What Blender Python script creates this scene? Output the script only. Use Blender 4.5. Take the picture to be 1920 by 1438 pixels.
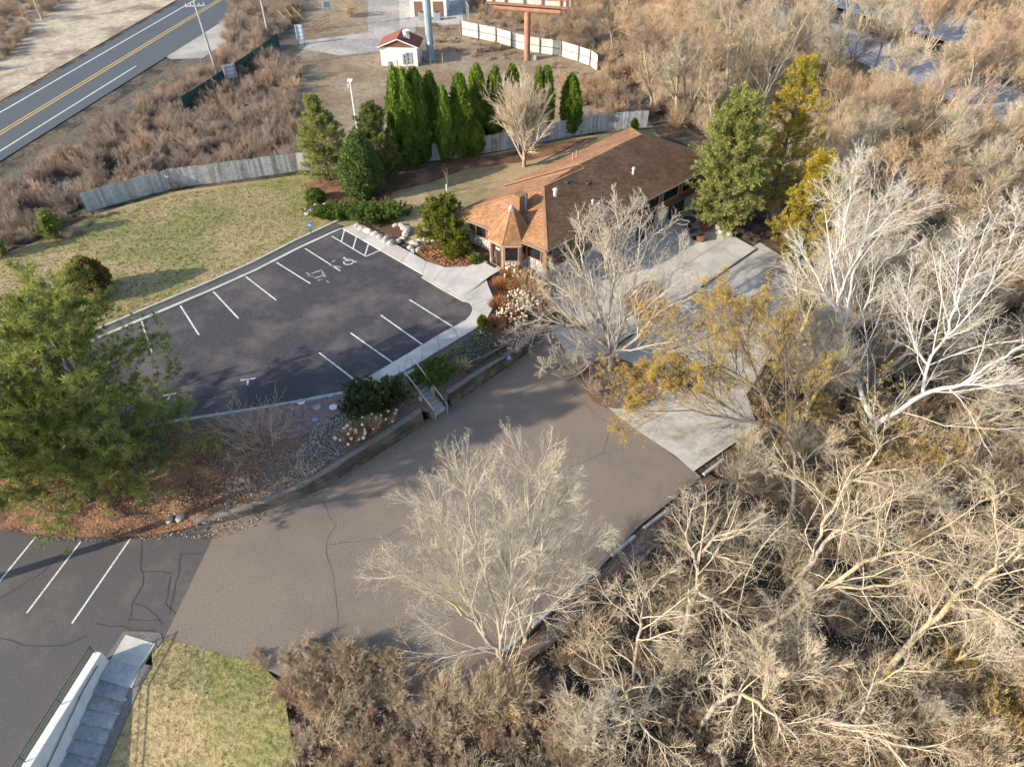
import bpy, bmesh, math, random
import numpy as np
from mathutils import Vector, Matrix, Quaternion

scene = bpy.context.scene
for o in list(bpy.data.objects): bpy.data.objects.remove(o)
C = scene.collection
R = math.radians

# ------------------------------------------------------------------ camera, light, exposure
CAM_H, PITCH, FPX = 31.8, R(42), 1297.0
cam = bpy.data.cameras.new('camera'); camo = bpy.data.objects.new('camera', cam); C.objects.link(camo)
camo.location = (0, 0, CAM_H); camo.rotation_euler = (R(90) - PITCH, 0, 0)
cam.sensor_width = 36; cam.lens = 36 * FPX / 1920; cam.clip_start = 0.5; cam.clip_end = 5000
scene.camera = camo
SUN_EL, SUN_DIR = R(22.5), Vector((0.905, 0.425, 0)).normalized()
world = bpy.data.worlds.new('World'); scene.world = world; world.use_nodes = True
wn = world.node_tree.nodes; wl = world.node_tree.links
sky = wn.new('ShaderNodeTexSky'); sky.sky_type = 'NISHITA'; sky.sun_disc = False
sky.sun_elevation = SUN_EL; sky.sun_rotation = math.atan2(-SUN_DIR.x, -SUN_DIR.y)
wl.new(sky.outputs[0], wn['Background'].inputs['Color']); wn['Background'].inputs['Strength'].default_value = 0.15
sun = bpy.data.lights.new('sun', 'SUN'); sun.energy = 3.9; sun.angle = R(0.6); sun.color = (1.0, 0.885, 0.72)
suno = bpy.data.objects.new('sun', sun); C.objects.link(suno); suno.location = (-40, -20, 60)
suno.rotation_euler = Vector((SUN_DIR.x * math.cos(SUN_EL), SUN_DIR.y * math.cos(SUN_EL), -math.sin(SUN_EL))).to_track_quat('-Z', 'Y').to_euler()
scene.view_settings.view_transform = 'Standard'; scene.view_settings.look = 'None'
scene.cycles.max_bounces = 4; scene.cycles.diffuse_bounces = 2; scene.cycles.transmission_bounces = 1; scene.cycles.use_adaptive_sampling = True; scene.cycles.adaptive_threshold = 0.03
scene.view_settings.exposure = 1.28; scene.view_settings.gamma = 1

ZU = 1.8                                                    # level of the upper car park and lawn

# ------------------------------------------------------------------ survey: sight lines of the photo on level planes
def P(x, y, z=ZU):
    a = (x - 960) / FPX; b = -(y - 719) / FPX
    d = (a, math.cos(PITCH) + b * math.sin(PITCH), -math.sin(PITCH) + b * math.cos(PITCH))
    t = (z - CAM_H) / d[2]
    return Vector((t * d[0], t * d[1], z))
def HG(x, y, yt, z=ZU):                                     # height of an upright thing whose foot is at x,y and top at yt
    b = P(x, y, z); lo, hi = z, z + 30
    for _ in range(40):
        m = (lo + hi) / 2; dz = m - CAM_H
        fw = b.y * math.cos(PITCH) - dz * math.sin(PITCH); up = b.y * math.sin(PITCH) + dz * math.cos(PITCH)
        if 719 - up / fw * FPX > yt: lo = m
        else: hi = m
    return m - z
def PL(pts, z=ZU): return [P(x, y, z) for x, y in pts]

# ------------------------------------------------------------------ materials
def mat(name, c1, c2=None, scale=3.0, rough=0.85, bump=0.0, bscale=None, c3=None, scale3=0.3, w3=(0.45, 0.6), metal=0, tint=0.0, w=(0.35, 0.65), obj=False, hue=0.0, spec=0.3, detail=6, speck=0.0, sscale=18, leaf=0.0):
    m = bpy.data.materials.new(name); m.use_nodes = True
    n = m.node_tree.nodes; l = m.node_tree.links; b = n['Principled BSDF']
    b.inputs['Roughness'].default_value = rough; b.inputs['Metallic'].default_value = metal
    b.inputs['Specular IOR Level'].default_value = spec
    if obj:
        tc = n.new('ShaderNodeTexCoord'); co = tc.outputs['Object']
    else:
        g = n.new('ShaderNodeNewGeometry'); co = g.outputs['Position']
    def noise(s, d=detail):
        t = n.new('ShaderNodeTexNoise'); t.inputs['Scale'].default_value = s; t.inputs['Detail'].default_value = d
        t.inputs['Roughness'].default_value = 0.65; l.new(co, t.inputs['Vector']); return t.outputs['Fac']
    def ramp(f, lo, hi):
        r = n.new('ShaderNodeMapRange'); r.inputs['From Min'].default_value = lo; r.inputs['From Max'].default_value = hi; l.new(f, r.inputs['Value']); return r.outputs[0]
    def mix(f, a, bb, mode='MIX'):
        x = n.new('ShaderNodeMix'); x.data_type = 'RGBA'; x.blend_type = mode
        if isinstance(f, float): x.inputs['Factor'].default_value = f
        else: l.new(f, x.inputs['Factor'])
        for i, v in (('A', a), ('B', bb)):
            s = [q for q in x.inputs if q.name == i and q.type == 'RGBA'][0]
            if isinstance(v, tuple): s.default_value = (*v, 1)
            else: l.new(v, s)
        return [q for q in x.outputs if q.type == 'RGBA'][0]
    col = c1
    if c2: col = mix(ramp(noise(scale), *w), c1, c2)
    if c3: col = mix(ramp(noise(scale3, 4), *w3), col, c3)
    if speck:
        mr = n.new('ShaderNodeMapRange'); mr.inputs['From Min'].default_value = .3; mr.inputs['From Max'].default_value = .7
        mr.inputs['To Min'].default_value = 1 - speck; mr.inputs['To Max'].default_value = 1 + speck; l.new(noise(sscale, 3), mr.inputs['Value'])
        v = n.new('ShaderNodeVectorMath'); v.operation = 'SCALE'
        if isinstance(col, tuple): v.inputs[0].default_value = col
        else: l.new(col, v.inputs[0])
        l.new(mr.outputs[0], v.inputs['Scale']); col = v.outputs[0]
    if tint:
        at = n.new('ShaderNodeAttribute'); at.attribute_name = 'tint'
        mr = n.new('ShaderNodeMapRange'); mr.inputs['To Min'].default_value = 1 - tint; mr.inputs['To Max'].default_value = 1 + tint
        l.new(at.outputs['Fac'], mr.inputs['Value'])
        v = n.new('ShaderNodeVectorMath'); v.operation = 'SCALE'
        if isinstance(col, tuple): v.inputs[0].default_value = col
        else: l.new(col, v.inputs[0])
        l.new(mr.outputs[0], v.inputs['Scale']); col = v.outputs[0]
    if hue:
        oi = n.new('ShaderNodeObjectInfo'); mr = n.new('ShaderNodeMapRange')
        mr.inputs['To Min'].default_value = 1 - hue; mr.inputs['To Max'].default_value = 1 + hue
        l.new(oi.outputs['Random'], mr.inputs['Value'])
        v = n.new('ShaderNodeVectorMath'); v.operation = 'SCALE'
        if isinstance(col, tuple): v.inputs[0].default_value = col
        else: l.new(col, v.inputs[0])
        l.new(mr.outputs[0], v.inputs['Scale']); col = v.outputs[0]
    if isinstance(col, tuple): b.inputs['Base Color'].default_value = (*col, 1)
    else: l.new(col, b.inputs['Base Color'])
    if bump:
        bp = n.new('ShaderNodeBump'); bp.inputs['Strength'].default_value = 1; bp.inputs['Distance'].default_value = bump
        l.new(noise(bscale or scale * 3, 5), bp.inputs['Height']); l.new(bp.outputs[0], b.inputs['Normal'])
    if leaf:
        tr = n.new('ShaderNodeBsdfTranslucent'); mx = n.new('ShaderNodeMixShader'); mx.inputs[0].default_value = leaf
        l.new(col, tr.inputs['Color']); l.new(b.outputs[0], mx.inputs[1]); l.new(tr.outputs[0], mx.inputs[2]); l.new(mx.outputs[0], n['Material Output'].inputs['Surface'])
    return m
M = dict(
    soil=mat('woodland_floor', (.040, .030, .021), (.17, .115, .068), 2.2, bump=.12, bscale=3, c3=(.020, .022, .017), scale3=.35),
    field=mat('dry_field', (.30, .235, .15), (.19, .15, .10), 1.3, bump=.08, bscale=4, c3=(.17, .115, .07), scale3=.12),
    lawn=mat('lawn', (.235, .205, .078), (.130, .150, .042), 1.1, bump=.09, bscale=5, c3=(.31, .235, .12), scale3=.14, w3=(.44, .6), w=(.4, .65), speck=.3, sscale=5),
    lawn2=mat('tan_lawn', (.17, .15, .07), (.27, .21, .11), 1.2, bump=.07, bscale=5, c3=(.34, .25, .14), scale3=.25),  # browner grass mix, used for the back lawn
    verge=mat('pale_dry_verge', (.46, .38, .27), (.30, .25, .18), .9, bump=.05, bscale=5, c3=(.20, .15, .105), scale3=.18, w3=(.48, .6), speck=.25, sscale=3),
    asphalt=mat('dark_asphalt', (.034, .033, .039), (.058, .054, .058), 7, bump=.006, bscale=40, c3=(.105, .092, .085), scale3=.30, w3=(.46, .70), rough=.92, speck=.35),
    tan=mat('worn_asphalt', (.200, .160, .125), (.150, .122, .097), 12, bump=.008, bscale=35, c3=(.130, .112, .098), scale3=.15, w3=(.48, .72), rough=.95, speck=.30, sscale=14),
    black=mat('sealed_asphalt', (.062, .060, .060), (.085, .080, .077), 10, bump=.006, bscale=40, c3=(.115, .104, .088), scale3=.25, w3=(.5, .7), speck=.25),
    road=mat('highway_asphalt', (.060, .072, .080), (.08, .088, .095), 8, c3=(.065, .075, .085), scale3=.2),
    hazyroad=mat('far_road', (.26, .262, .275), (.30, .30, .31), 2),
    gravel=mat('gravel', (.30, .285, .265), (.21, .20, .19), 4, bump=.04, bscale=9, c3=(.36, .33, .29), scale3=.2),
    stonebed=mat('fine_gravel_bed', (.19, .18, .16), (.09, .085, .08), 12, bump=.05, bscale=16),
    concrete=mat('concrete', (.46, .43, .385), (.40, .375, .34), 2.5, bump=.004, bscale=30, c3=(.35, .33, .30), scale3=.5, tint=.08),
    conc2=mat('grey_concrete', (.30, .30, .30), (.24, .24, .24), 3, bump=.004, bscale=30, c3=(.36, .35, .33), scale3=.5, tint=.10, speck=.22, sscale=5),
    oldconc=mat('old_drive_concrete', (.33, .31, .28), (.42, .40, .36), 1.6, bump=.01, bscale=20, c3=(.23, .19, .14), scale3=.35, w3=(.5, .65)),
    whitewall=mat('painted_concrete', (.64, .635, .61), (.52, .51, .48), 2, bump=.006, bscale=18),
    paint=mat('road_paint', (.60, .60, .58), (.22, .22, .22), 9, w=(.42, .72)),
    worn=mat('worn_road_paint', (.33, .33, .33), (.12, .12, .12), 9, w=(.4, .6)),
    yellow=mat('yellow_paint', (.62, .42, .08), (.45, .32, .10), 6),
    crack=mat('crack_seal', (.045, .043, .043), rough=.8),
    mulch=mat('bark_mulch', (.15, .072, .040), (.060, .036, .025), 5, bump=.10, bscale=8, c3=(.23, .12, .065), scale3=.5, w3=(.45, .6)),
    bedsoil=mat('bed_soil', (.085, .070, .058), (.15, .125, .105), 6, bump=.08, bscale=10, c3=(.16, .085, .048), scale3=.45, w3=(.46, .58), speck=.35, sscale=9),
    brick=mat('paving_brick', (.23, .15, .135), (.16, .11, .105), 5, tint=.25, bump=.003, bscale=40),
    joint=mat('paver_joint', (.22, .205, .185)),
    timber=mat('weathered_timber', (.105, .082, .062), (.065, .052, .040), 6, bump=.012, bscale=14, tint=.25, c3=(.19, .15, .11), scale3=.7),
    capst=mat('cap_block', (.20, .185, .155), (.14, .13, .11), 5, bump=.012, bscale=14),
    fence=mat('weathered_fence', (.44, .44, .43), (.31, .305, .295), 3.5, bump=.008, bscale=12, hue=.22, c3=(.23, .20, .17), scale3=.8, w3=(.52, .7)),
    fence2=mat('pale_fence', (.50, .49, .44), (.38, .36, .31), 2.0, bump=.008, bscale=12, hue=.1),
    post=mat('dark_post', (.12, .11, .10), (.17, .15, .13), 4),
    shingle=mat('brown_shingle', (.250, .130, .066), (.210, .110, .056), 2.0, tint=.20, rough=.95, bump=.004, bscale=40, c3=(.28, .155, .085), scale3=.35),
    deck=mat('roof_deck', (.10, .058, .036)),
    trim=mat('brown_trim', (.20, .105, .065), (.15, .08, .05), 3),
    tantrim=mat('tan_trim', (.34, .225, .15), (.28, .18, .12), 3),
    gutter=mat('gutter', (.19, .15, .13), rough=.5, spec=.5),
    brownpanel=mat('brown_panel', (.155, .075, .047), (.12, .06, .04), 2),
    stone=mat('white_field_stone', (.52, .50, .46), (.30, .285, .27), 2.6, tint=.32, bump=.01, bscale=16),
    mortar=mat('mortar', (.36, .34, .31), (.26, .25, .23), 6),
    boulder=mat('limestone_boulder', (.43, .38, .32), (.25, .22, .19), 4, bump=.03, bscale=9, hue=.15),
    glass=mat('dark_glass', (.016, .017, .018), rough=.08, spec=.6),
    doorgl=mat('green_door_glass', (.035, .055, .05), rough=.1, spec=.6),
    mdark=mat('dark_metal', (.035, .036, .038), rough=.5),
    mgrey=mat('galvanised_metal', (.42, .44, .46), (.34, .36, .38), 4, rough=.5, metal=.2),
    mwhite=mat('white_enamel', (.62, .64, .66), (.5, .52, .54), 3, rough=.5),
    steel=mat('blue_grey_steel', (.25, .32, .36), (.20, .27, .31), 1.5, rough=.5, metal=.1),
    rust=mat('rust_brown_steel', (.31, .165, .11), (.23, .12, .08), 1.3, rough=.75),
    ply=mat('board_back', (.50, .46, .42), (.38, .34, .31), 1.5),
    redroof=mat('red_shed_roof', (.20, .062, .040), (.145, .046, .032), 4, tint=.15),
    shedwall=mat('cream_siding', (.62, .60, .56), (.54, .52, .48), 1.5),
    blue=mat('sign_blue', (.02, .12, .42), rough=.4),
    signwhite=mat('sign_white', (.7, .72, .74), rough=.4),
    signback=mat('sign_back', (.42, .50, .60), (.36, .43, .52), 2, rough=.6),
    orange=mat('orange_banner', (.62, .11, .02)),
    greenrail=mat('green_rail', (.018, .075, .045), rough=.45),
    greenscreen=mat('green_screen', (.012, .045, .035), (.02, .06, .045), 3),
    wood=mat('sign_post_wood', (.42, .26, .14), (.33, .2, .11), 5),
    pole=mat('grey_pole_wood', (.40, .38, .35), (.28, .26, .24), 5),
    mailgrey=mat('meter_grey', (.22, .25, .28), rough=.5),
    blackmat=mat('rubber_mat', (.02, .02, .022)),
    pot=mat('terracotta', (.22, .085, .05), (.16, .06, .04), 4),
    purple=mat('medallion_blue', (.06, .10, .19)),
    bark=mat('grey_bark', (.33, .27, .21), (.22, .175, .135), 3, bump=.01, bscale=10, hue=.22),
    barkpale=mat('pale_bark', (.42, .36, .285), (.20, .165, .125), 2.6, bump=.01, bscale=9, c3=(.40, .33, .14), scale3=.5, w3=(.55, .7)),
    barkwhite=mat('white_bark', (.55, .53, .50), (.38, .355, .32), 2, bump=.008, bscale=10),
    barkdark=mat('dark_bark', (.15, .12, .10), (.095, .075, .06), 4, bump=.01, bscale=10),
    barkyellow=mat('lichen_bark', (.40, .33, .20), (.22, .175, .12), 2.6, bump=.01, bscale=10, c3=(.50, .40, .12), scale3=.6, w3=(.55, .68)),
    twig=mat('tan_twigs', (.50, .40, .265), (.38, .295, .19), 1.5, hue=.25),
    twigpale=mat('pale_twigs', (.53, .445, .32), (.40, .325, .225), 1.2, hue=.12),
    twigbright=mat('bright_grey_twigs', (.50, .435, .35), (.37, .32, .255), 1.2),
    twigwhite=mat('white_twigs', (.60, .56, .50), (.46, .42, .36), 1.2),
    twigcream=mat('cream_twigs', (.47, .41, .32), (.43, .375, .28), 1.2),
    twigred=mat('reddish_twigs', (.38, .27, .19), (.28, .195, .14), 1.5, hue=.2),
    twigpurple=mat('mauve_brown_twigs', (.345, .265, .205), (.25, .19, .15), .8, hue=.22),
    twigtan=mat('orange_tan_twigs', (.47, .335, .205), (.35, .24, .15), .8, hue=.22),
    bud=mat('gold_buds', (.50, .355, .09), (.38, .25, .06), 1.5, rough=.7, leaf=.3),
    budcream=mat('cream_buds', (.56, .49, .35), (.45, .38, .26), 1.5, rough=.7),
    leafdry=mat('dry_leaves', (.40, .275, .18), (.29, .19, .12), 2.5, hue=.1),
    leafpale=mat('pale_dry_leaves', (.44, .33, .225), (.30, .215, .145), 2.5, hue=.1),
    pine=mat('pine_needles', (.105, .150, .038), (.33, .34, .08), .9, rough=.6, tint=.35, obj=True, leaf=.4),
    pinedark=mat('dark_pine_needles', (.10, .13, .035), (.20, .21, .05), .9, rough=.6, tint=.35, obj=True, leaf=.4),
    pineyel=mat('yellow_pine_needles', (.48, .33, .03), (.26, .25, .04), .7, rough=.6, tint=.25, obj=True, leaf=.4),
    pineolive=mat('olive_spruce_needles', (.20, .225, .065), (.33, .33, .10), .8, rough=.6, tint=.35, obj=True, leaf=.4),
    arb=mat('arborvitae_scales', (.085, .15, .020), (.19, .26, .035), 1.2, rough=.6, tint=.4, hue=.2, obj=True, leaf=.4),
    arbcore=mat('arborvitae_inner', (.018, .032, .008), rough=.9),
    juniper=mat('juniper_scales', (.085, .145, .026), (.15, .205, .035), 2, rough=.6, tint=.35, obj=True, leaf=.4),
    yewgold=mat('golden_yew', (.20, .20, .022), (.12, .15, .02), 1.5, rough=.6, tint=.35, obj=True, leaf=.4),
    yewdark=mat('dark_yew', (.050, .075, .026), (.090, .115, .035), 2, rough=.6, tint=.35, obj=True, leaf=.4),
    cedar=mat('deep_green_cedar', (.085, .135, .032), (.15, .20, .05), 2, rough=.6, tint=.35, obj=True, leaf=.35),
    rustbush=mat('rusty_cedar', (.27, .14, .035), (.085, .10, .025), 1.2, rough=.7, tint=.3, obj=True, leaf=.4),
    ivy=mat('ground_ivy', (.055, .080, .042), (.10, .125, .075), 3, rough=.6, tint=.35),
    silver=mat('silver_perennials', (.38, .37, .33), (.22, .205, .17), 3, rough=.8, tint=.3),
    straw=mat('straw_grass', (.46, .33, .19), (.34, .23, .13), 3, tint=.3),
    rustgrass=mat('rust_grass', (.36, .17, .065), (.25, .12, .05), 3, tint=.3),
    bloom=mat('dried_blooms', (.62, .50, .36), (.46, .35, .24), 6, tint=.2),
    grassblade=mat('lawn_blades', (.27, .23, .09), (.17, .17, .05), 1.2, tint=.35),
    strawblade=mat('field_blades', (.37, .28, .17), (.22, .165, .105), .5, tint=.35),
)

# ------------------------------------------------------------------ object helpers
def tag(o, label=None, cat=None, group=None, kind=None):
    if label: o['label'] = label
    if cat: o['category'] = cat
    if group: o['group'] = group
    if kind: o['kind'] = kind
    return o
def thing(name, label, cat, loc=(0, 0, 0), rz=0, group=None):
    o = bpy.data.objects.new(name, None); C.objects.link(o); o.location = loc; o.rotation_euler = (0, 0, rz); o.empty_display_size = .3
    return tag(o, label, cat, group)
def link(name, me, m, parent=None):
    if m and not me.materials: me.materials.append(m)
    o = bpy.data.objects.new(name, me); C.objects.link(o)
    if parent: o.parent = parent
    return o
def npmesh(name, V, F, smooth=False, tint=None, mi=None):
    V = np.asarray(V, np.float32); F = np.asarray(F, np.int32); k = F.shape[1]
    me = bpy.data.meshes.new(name); me.vertices.add(len(V)); me.vertices.foreach_set('co', V.ravel())
    me.loops.add(F.size); me.loops.foreach_set('vertex_index', F.ravel())
    me.polygons.add(len(F)); me.polygons.foreach_set('loop_start', np.arange(0, F.size, k, dtype=np.int32))
    try: me.polygons.foreach_set('loop_total', np.full(len(F), k, np.int32))
    except Exception: pass
    if smooth: me.polygons.foreach_set('use_smooth', np.ones(len(F), bool))
    if tint is not None:
        a = me.attributes.new('tint', 'FLOAT', 'FACE'); a.data.foreach_set('value', np.asarray(tint, np.float32))
    me.update(calc_edges=True)
    return me
class MB:
    def __init__(s): s.v = []; s.f = []; s.t = []
    def add(s, vs, fs, t=.5):
        n = len(s.v); s.v += [tuple(v) for v in vs]; s.f += [tuple(i + n for i in f) for f in fs]; s.t += [t] * len(fs); return s
    def hexa(s, b, t, tint=.5):                            # bottom four, top four
        return s.add(list(b) + list(t), [(3, 2, 1, 0), (4, 5, 6, 7), (0, 1, 5, 4), (1, 2, 6, 5), (2, 3, 7, 6), (3, 0, 4, 7)], tint)
    def box(s, c, sz, rz=0, tint=.5):
        ca, sa = math.cos(rz), math.sin(rz); x, y, z = [k / 2 for k in sz]
        q = [(-x, -y), (x, -y), (x, y), (-x, y)]
        q = [(c[0] + a * ca - b * sa, c[1] + a * sa + b * ca) for a, b in q]
        return s.hexa([(a, b, c[2] - z) for a, b in q], [(a, b, c[2] + z) for a, b in q], tint)
    def beam(s, p, q, w, h, tint=.5):                      # box along p..q, w across, h up, centred
        p, q = Vector(p), Vector(q); d = (q - p).normalized(); a = d.cross(Vector((0, 0, 1)))
        if a.length < 1e-3: a = Vector((1, 0, 0))
        a.normalize(); u = a.cross(d).normalized(); a *= w / 2; u *= h / 2
        return s.hexa([p - a - u, p + a - u, q + a - u, q - a - u], [p - a + u, p + a + u, q + a + u, q - a + u], tint)
    def tube(s, p, q, r, r2=None, n=10, tint=.5):
        p, q = Vector(p), Vector(q); d = (q - p).normalized(); a = d.cross(Vector((0.3, 0.2, 1)))
        a.normalize(); b = d.cross(a); r2 = r if r2 is None else r2
        vs = []
        for c, rr in ((p, r), (q, r2)):
            for i in range(n):
                t = 2 * math.pi * i / n; vs.append(c + (a * math.cos(t) + b * math.sin(t)) * rr)
        fs = [(i, (i + 1) % n, n + (i + 1) % n, n + i) for i in range(n)] + [tuple(range(n - 1, -1, -1)), tuple(range(n, 2 * n))]
        return s.add(vs, fs, tint)
    def path(s, pts, r, n=6):
        for a, b in zip(pts, pts[1:]): s.tube(a, b, r, n=n)
        return s
    def poly(s, pts, t=.5): return s.add(pts, [tuple(range(len(pts)))], t)
    def slab(s, pts, th, t=.5):                             # polygon given at its top, extruded down
        n = len(pts); a = [Vector(p) for p in pts]; b = [p - Vector((0, 0, th)) for p in a]
        nrm = (a[1] - a[0]).cross(a[2] - a[1]).z
        fs = [tuple(range(n)), tuple(range(2 * n - 1, n - 1, -1))] + [(i, i + n, (i + 1) % n + n, (i + 1) % n) for i in range(n)]
        return s.add(a + b, fs, t)
    def build(s, name, m, parent=None, bevel=0):
        me = bpy.data.meshes.new(name); me.from_pydata(s.v, [], s.f)
        a = me.attributes.new('tint', 'FLOAT', 'FACE'); a.data.foreach_set('value', s.t)
        bm = bmesh.new(); bm.from_mesh(me)
        bmesh.ops.recalc_face_normals(bm, faces=bm.faces)
        if bevel: bmesh.ops.bevel(bm, geom=bm.edges[:], offset=bevel, segments=1, affect='EDGES')
        bm.to_mesh(me); bm.free(); me.update()
        return link(name, me, m, parent)
def zval(z, x, y): return z(x, y) if callable(z) else z
def sheet(name, poly, z, m, parent=None, res=None, kind='structure'):
    bm = bmesh.new(); vs = [bm.verts.new((p[0], p[1], 0)) for p in poly]; bm.faces.new(vs)
    bmesh.ops.triangulate(bm, faces=bm.faces[:])
    if res:
        xs = [p[0] for p in poly]; ys = [p[1] for p in poly]
        for ax, (lo, hi) in enumerate(((min(xs), max(xs)), (min(ys), max(ys)))):
            k = lo + res
            while k < hi:
                co = (k, 0, 0) if ax == 0 else (0, k, 0); no = (1, 0, 0) if ax == 0 else (0, 1, 0)
                bmesh.ops.bisect_plane(bm, geom=bm.verts[:] + bm.edges[:] + bm.faces[:], plane_co=co, plane_no=no); k += res
    for v in bm.verts: v.co.z = zval(z, v.co.x, v.co.y)
    bmesh.ops.recalc_face_normals(bm, faces=bm.faces)
    if sum(f.normal.z for f in bm.faces) < 0: bmesh.ops.reverse_faces(bm, faces=bm.faces)
    me = bpy.data.meshes.new(name); bm.to_mesh(me); bm.free()
    o = link(name, me, m, parent)
    if kind and not parent: o['kind'] = kind
    return o
def ribbon(mb, pts, w, z, jit=0, rng=None, th=0):
    pts = [Vector((p[0], p[1], 0)) for p in pts]
    L, Rr = [], []
    for i, p in enumerate(pts):
        d = (pts[min(i + 1, len(pts) - 1)] - pts[max(i - 1, 0)]).normalized(); n = Vector((-d.y, d.x, 0))
        ww = w / 2 * (1 + (rng.uniform(-jit, jit) if rng else 0))
        a = p + n * ww; b = p - n * ww
        L.append((a.x, a.y, zval(z, a.x, a.y))); Rr.append((b.x, b.y, zval(z, b.x, b.y)))
    for i in range(len(pts) - 1):
        if th: mb.slab([Rr[i], Rr[i + 1], L[i + 1], L[i]], th)
        else: mb.poly([Rr[i], Rr[i + 1], L[i + 1], L[i]])
    return mb
def resample(pts, step):
    out = [Vector(pts[0])]
    for a, b in zip(pts, pts[1:]):
        a, b = Vector(a), Vector(b); n = max(1, int((b - a).length / step))
        for i in range(1, n + 1): out.append(a.lerp(b, i / n))
    return out
def smooth(pts, n=6):                                       # catmull-rom
    pts = [Vector(p) for p in pts]; q = [pts[0]] + pts + [pts[-1]]; out = []
    for i in range(1, len(q) - 2):
        for k in range(n):
            t = k / n; a, b, c, d = q[i - 1], q[i], q[i + 1], q[i + 2]
            out.append(.5 * ((2 * b) + (c - a) * t + (2 * a - 5 * b + 4 * c - d) * t * t + (3 * b - a - 3 * c + d) * t ** 3))
    return out + [pts[-1]]
def dup(root, loc, rz=0, s=1.0, label=None, group=None, tilt=(0, 0)):
    r = root.copy(); C.objects.link(r); r.location = loc; r.rotation_euler = (tilt[0], tilt[1], rz); r.scale = (s, s, s) if not isinstance(s, tuple) else s
    if label: r['label'] = label
    if group: r['group'] = group
    for ch in list(root.children):
        c = ch.copy(); C.objects.link(c); c.parent = r
        for g in ch.children:
            d = g.copy(); C.objects.link(d); d.parent = c
    return r

# ------------------------------------------------------------------ terrain
def pdist(poly, X, Y):                                      # distance outside a polygon, 0 inside
    inside = np.zeros(X.shape, bool); D = np.full(X.shape, 1e9); n = len(poly)
    for i in range(n):
        ax, ay = poly[i][0], poly[i][1]; bx, by = poly[(i + 1) % n][0], poly[(i + 1) % n][1]
        c = ((ay > Y) != (by > Y)) & (X < (bx - ax) * (Y - ay) / (by - ay + 1e-12) + ax); inside ^= c
        t = np.clip(((X - ax) * (bx - ax) + (Y - ay) * (by - ay)) / ((bx - ax) ** 2 + (by - ay) ** 2 + 1e-9), 0, 1)
        D = np.minimum(D, np.hypot(X - ax - t * (bx - ax), Y - ay - t * (by - ay)))
    D[inside] = 0; return D
STA, STB = P(208, 1237, 0), P(112, 1437, -.88)
st_dir = Vector((STB.x - STA.x, STB.y - STA.y, 0)).normalized()
WA = P(190, 1236, 0)                                        # head of the white wall, west foot
WE = WA + Vector((.2 if st_dir.y < 0 else -.2, 0, 0))
def z_lawn2(x, y):
    s = (x - STA.x) * st_dir.x + (y - STA.y) * st_dir.y
    c = np.abs((x - STA.x) * -st_dir.y + (y - STA.y) * st_dir.x)
    return -0.25 * np.maximum(0, s - .95) * (1 - .45 * np.clip((c - 1.5) / 7, 0, 1)) - 0.02
LOWP = [P(*q, 0) for q in ((-500, 1120), (-300, 960), (60, 940), (340, 800), (655, 742), (760, 712), (880, 645), (960, 585), (1022, 530), (1290, 402), (1330, 445), (1425, 462), (1560, 500), (1570, 640), (1450, 790), (1340, 905), (1130, 1090), (975, 1225), (840, 1330), (600, 1330), (470, 1240), (308, 1200), (236, 1188), (196, 1232))] + [WE + st_dir * 24, WE + st_dir * 24 - Vector((40, 0, 0)), P(-500, 1300, 0)]
UPW = [P(*q) for q in ((-900, 905), (-300, 860), (100, 812), (340, 770), (640, 718), (860, 600), (905, 540), (905, 495), (960, 470), (1040, 440), (1290, 330), (1330, 285), (1240, 225))] + [Vector((30, 110, 0)), Vector((60, 200, 0)), Vector((120, 2500, 0)), Vector((-2500, 2500, 0)), Vector((-2500, 60, 0))]
WOODP = [P(*q, -1.5) for q in ((1420, 1060), (1560, 900), (1700, 700), (1900, 560), (2300, 520))] + [Vector((260, 60, 0)), Vector((260, -80, 0)), Vector((4, -80, 0)), Vector((6, 6, 0))]
FARP = [Vector(q) for q in ((60, 85, 0), (45, 110, 0), (75, 200, 0), (300, 200, 0), (300, 90, 0))]
LAWNP = [STA + st_dir * .1 + Vector((-.5, 0, 0)), P(285, 1222, 0), P(470, 1262, 0), P(560, 1330, 0), P(600, 1438, -1), STA + st_dir * 24 + Vector((12, -3, 0)), STA + st_dir * 24 + Vector((-.5, 0, 0))]
def terrain(X, Y):
    X = np.asarray(X, float); Y = np.asarray(Y, float)
    zs = [(LOWP, -0.12), (UPW, ZU - 0.05), (WOODP, -1.6), (FARP, .2), (LAWNP, None)]
    W = 0; Z = 0
    for poly, z in zs:
        d = pdist(poly, X, Y); w = 1 / (d * d + 1e-4) ** 1.1
        zz = z_lawn2(X, Y) - .35 if z is None else z
        W = W + w; Z = Z + w * zz
    Z = Z / W
    und = .12 * np.sin(X * .5 + 1.3) * np.cos(Y * .43) + .06 * np.sin(X * 1.3 + Y * .9)
    dl = np.minimum(np.minimum(pdist(LOWP, X, Y), pdist(UPW, X, Y)), pdist(LAWNP, X, Y))
    return Z + und * np.clip(dl / 4, 0, 1)
def tz(x, y): return float(terrain(np.array([x]), np.array([y]))[0])
def G(px, py, z0=0.0):                                      # sight line onto the terrain
    z = z0
    for _ in range(6):
        p = P(px, py, z); z = tz(p.x, p.y)
    return Vector((p.x, p.y, z))
def stretch(lo, hi, n, far, k):
    a = np.linspace(lo, hi, n); g = np.geomspace(2, far, k)
    return np.concatenate([lo - g[::-1], a, hi + g])
gx = stretch(-62, 72, 190, 2200, 14); gy = stretch(2, 135, 190, 2400, 14)
GX, GY = np.meshgrid(gx, gy); GZ = terrain(GX, GY)
nx, ny = len(gx), len(gy); idx = np.arange(nx * ny).reshape(ny, nx)
F = np.stack([idx[:-1, :-1], idx[:-1, 1:], idx[1:, 1:], idx[1:, :-1]], -1).reshape(-1, 4)
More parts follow.
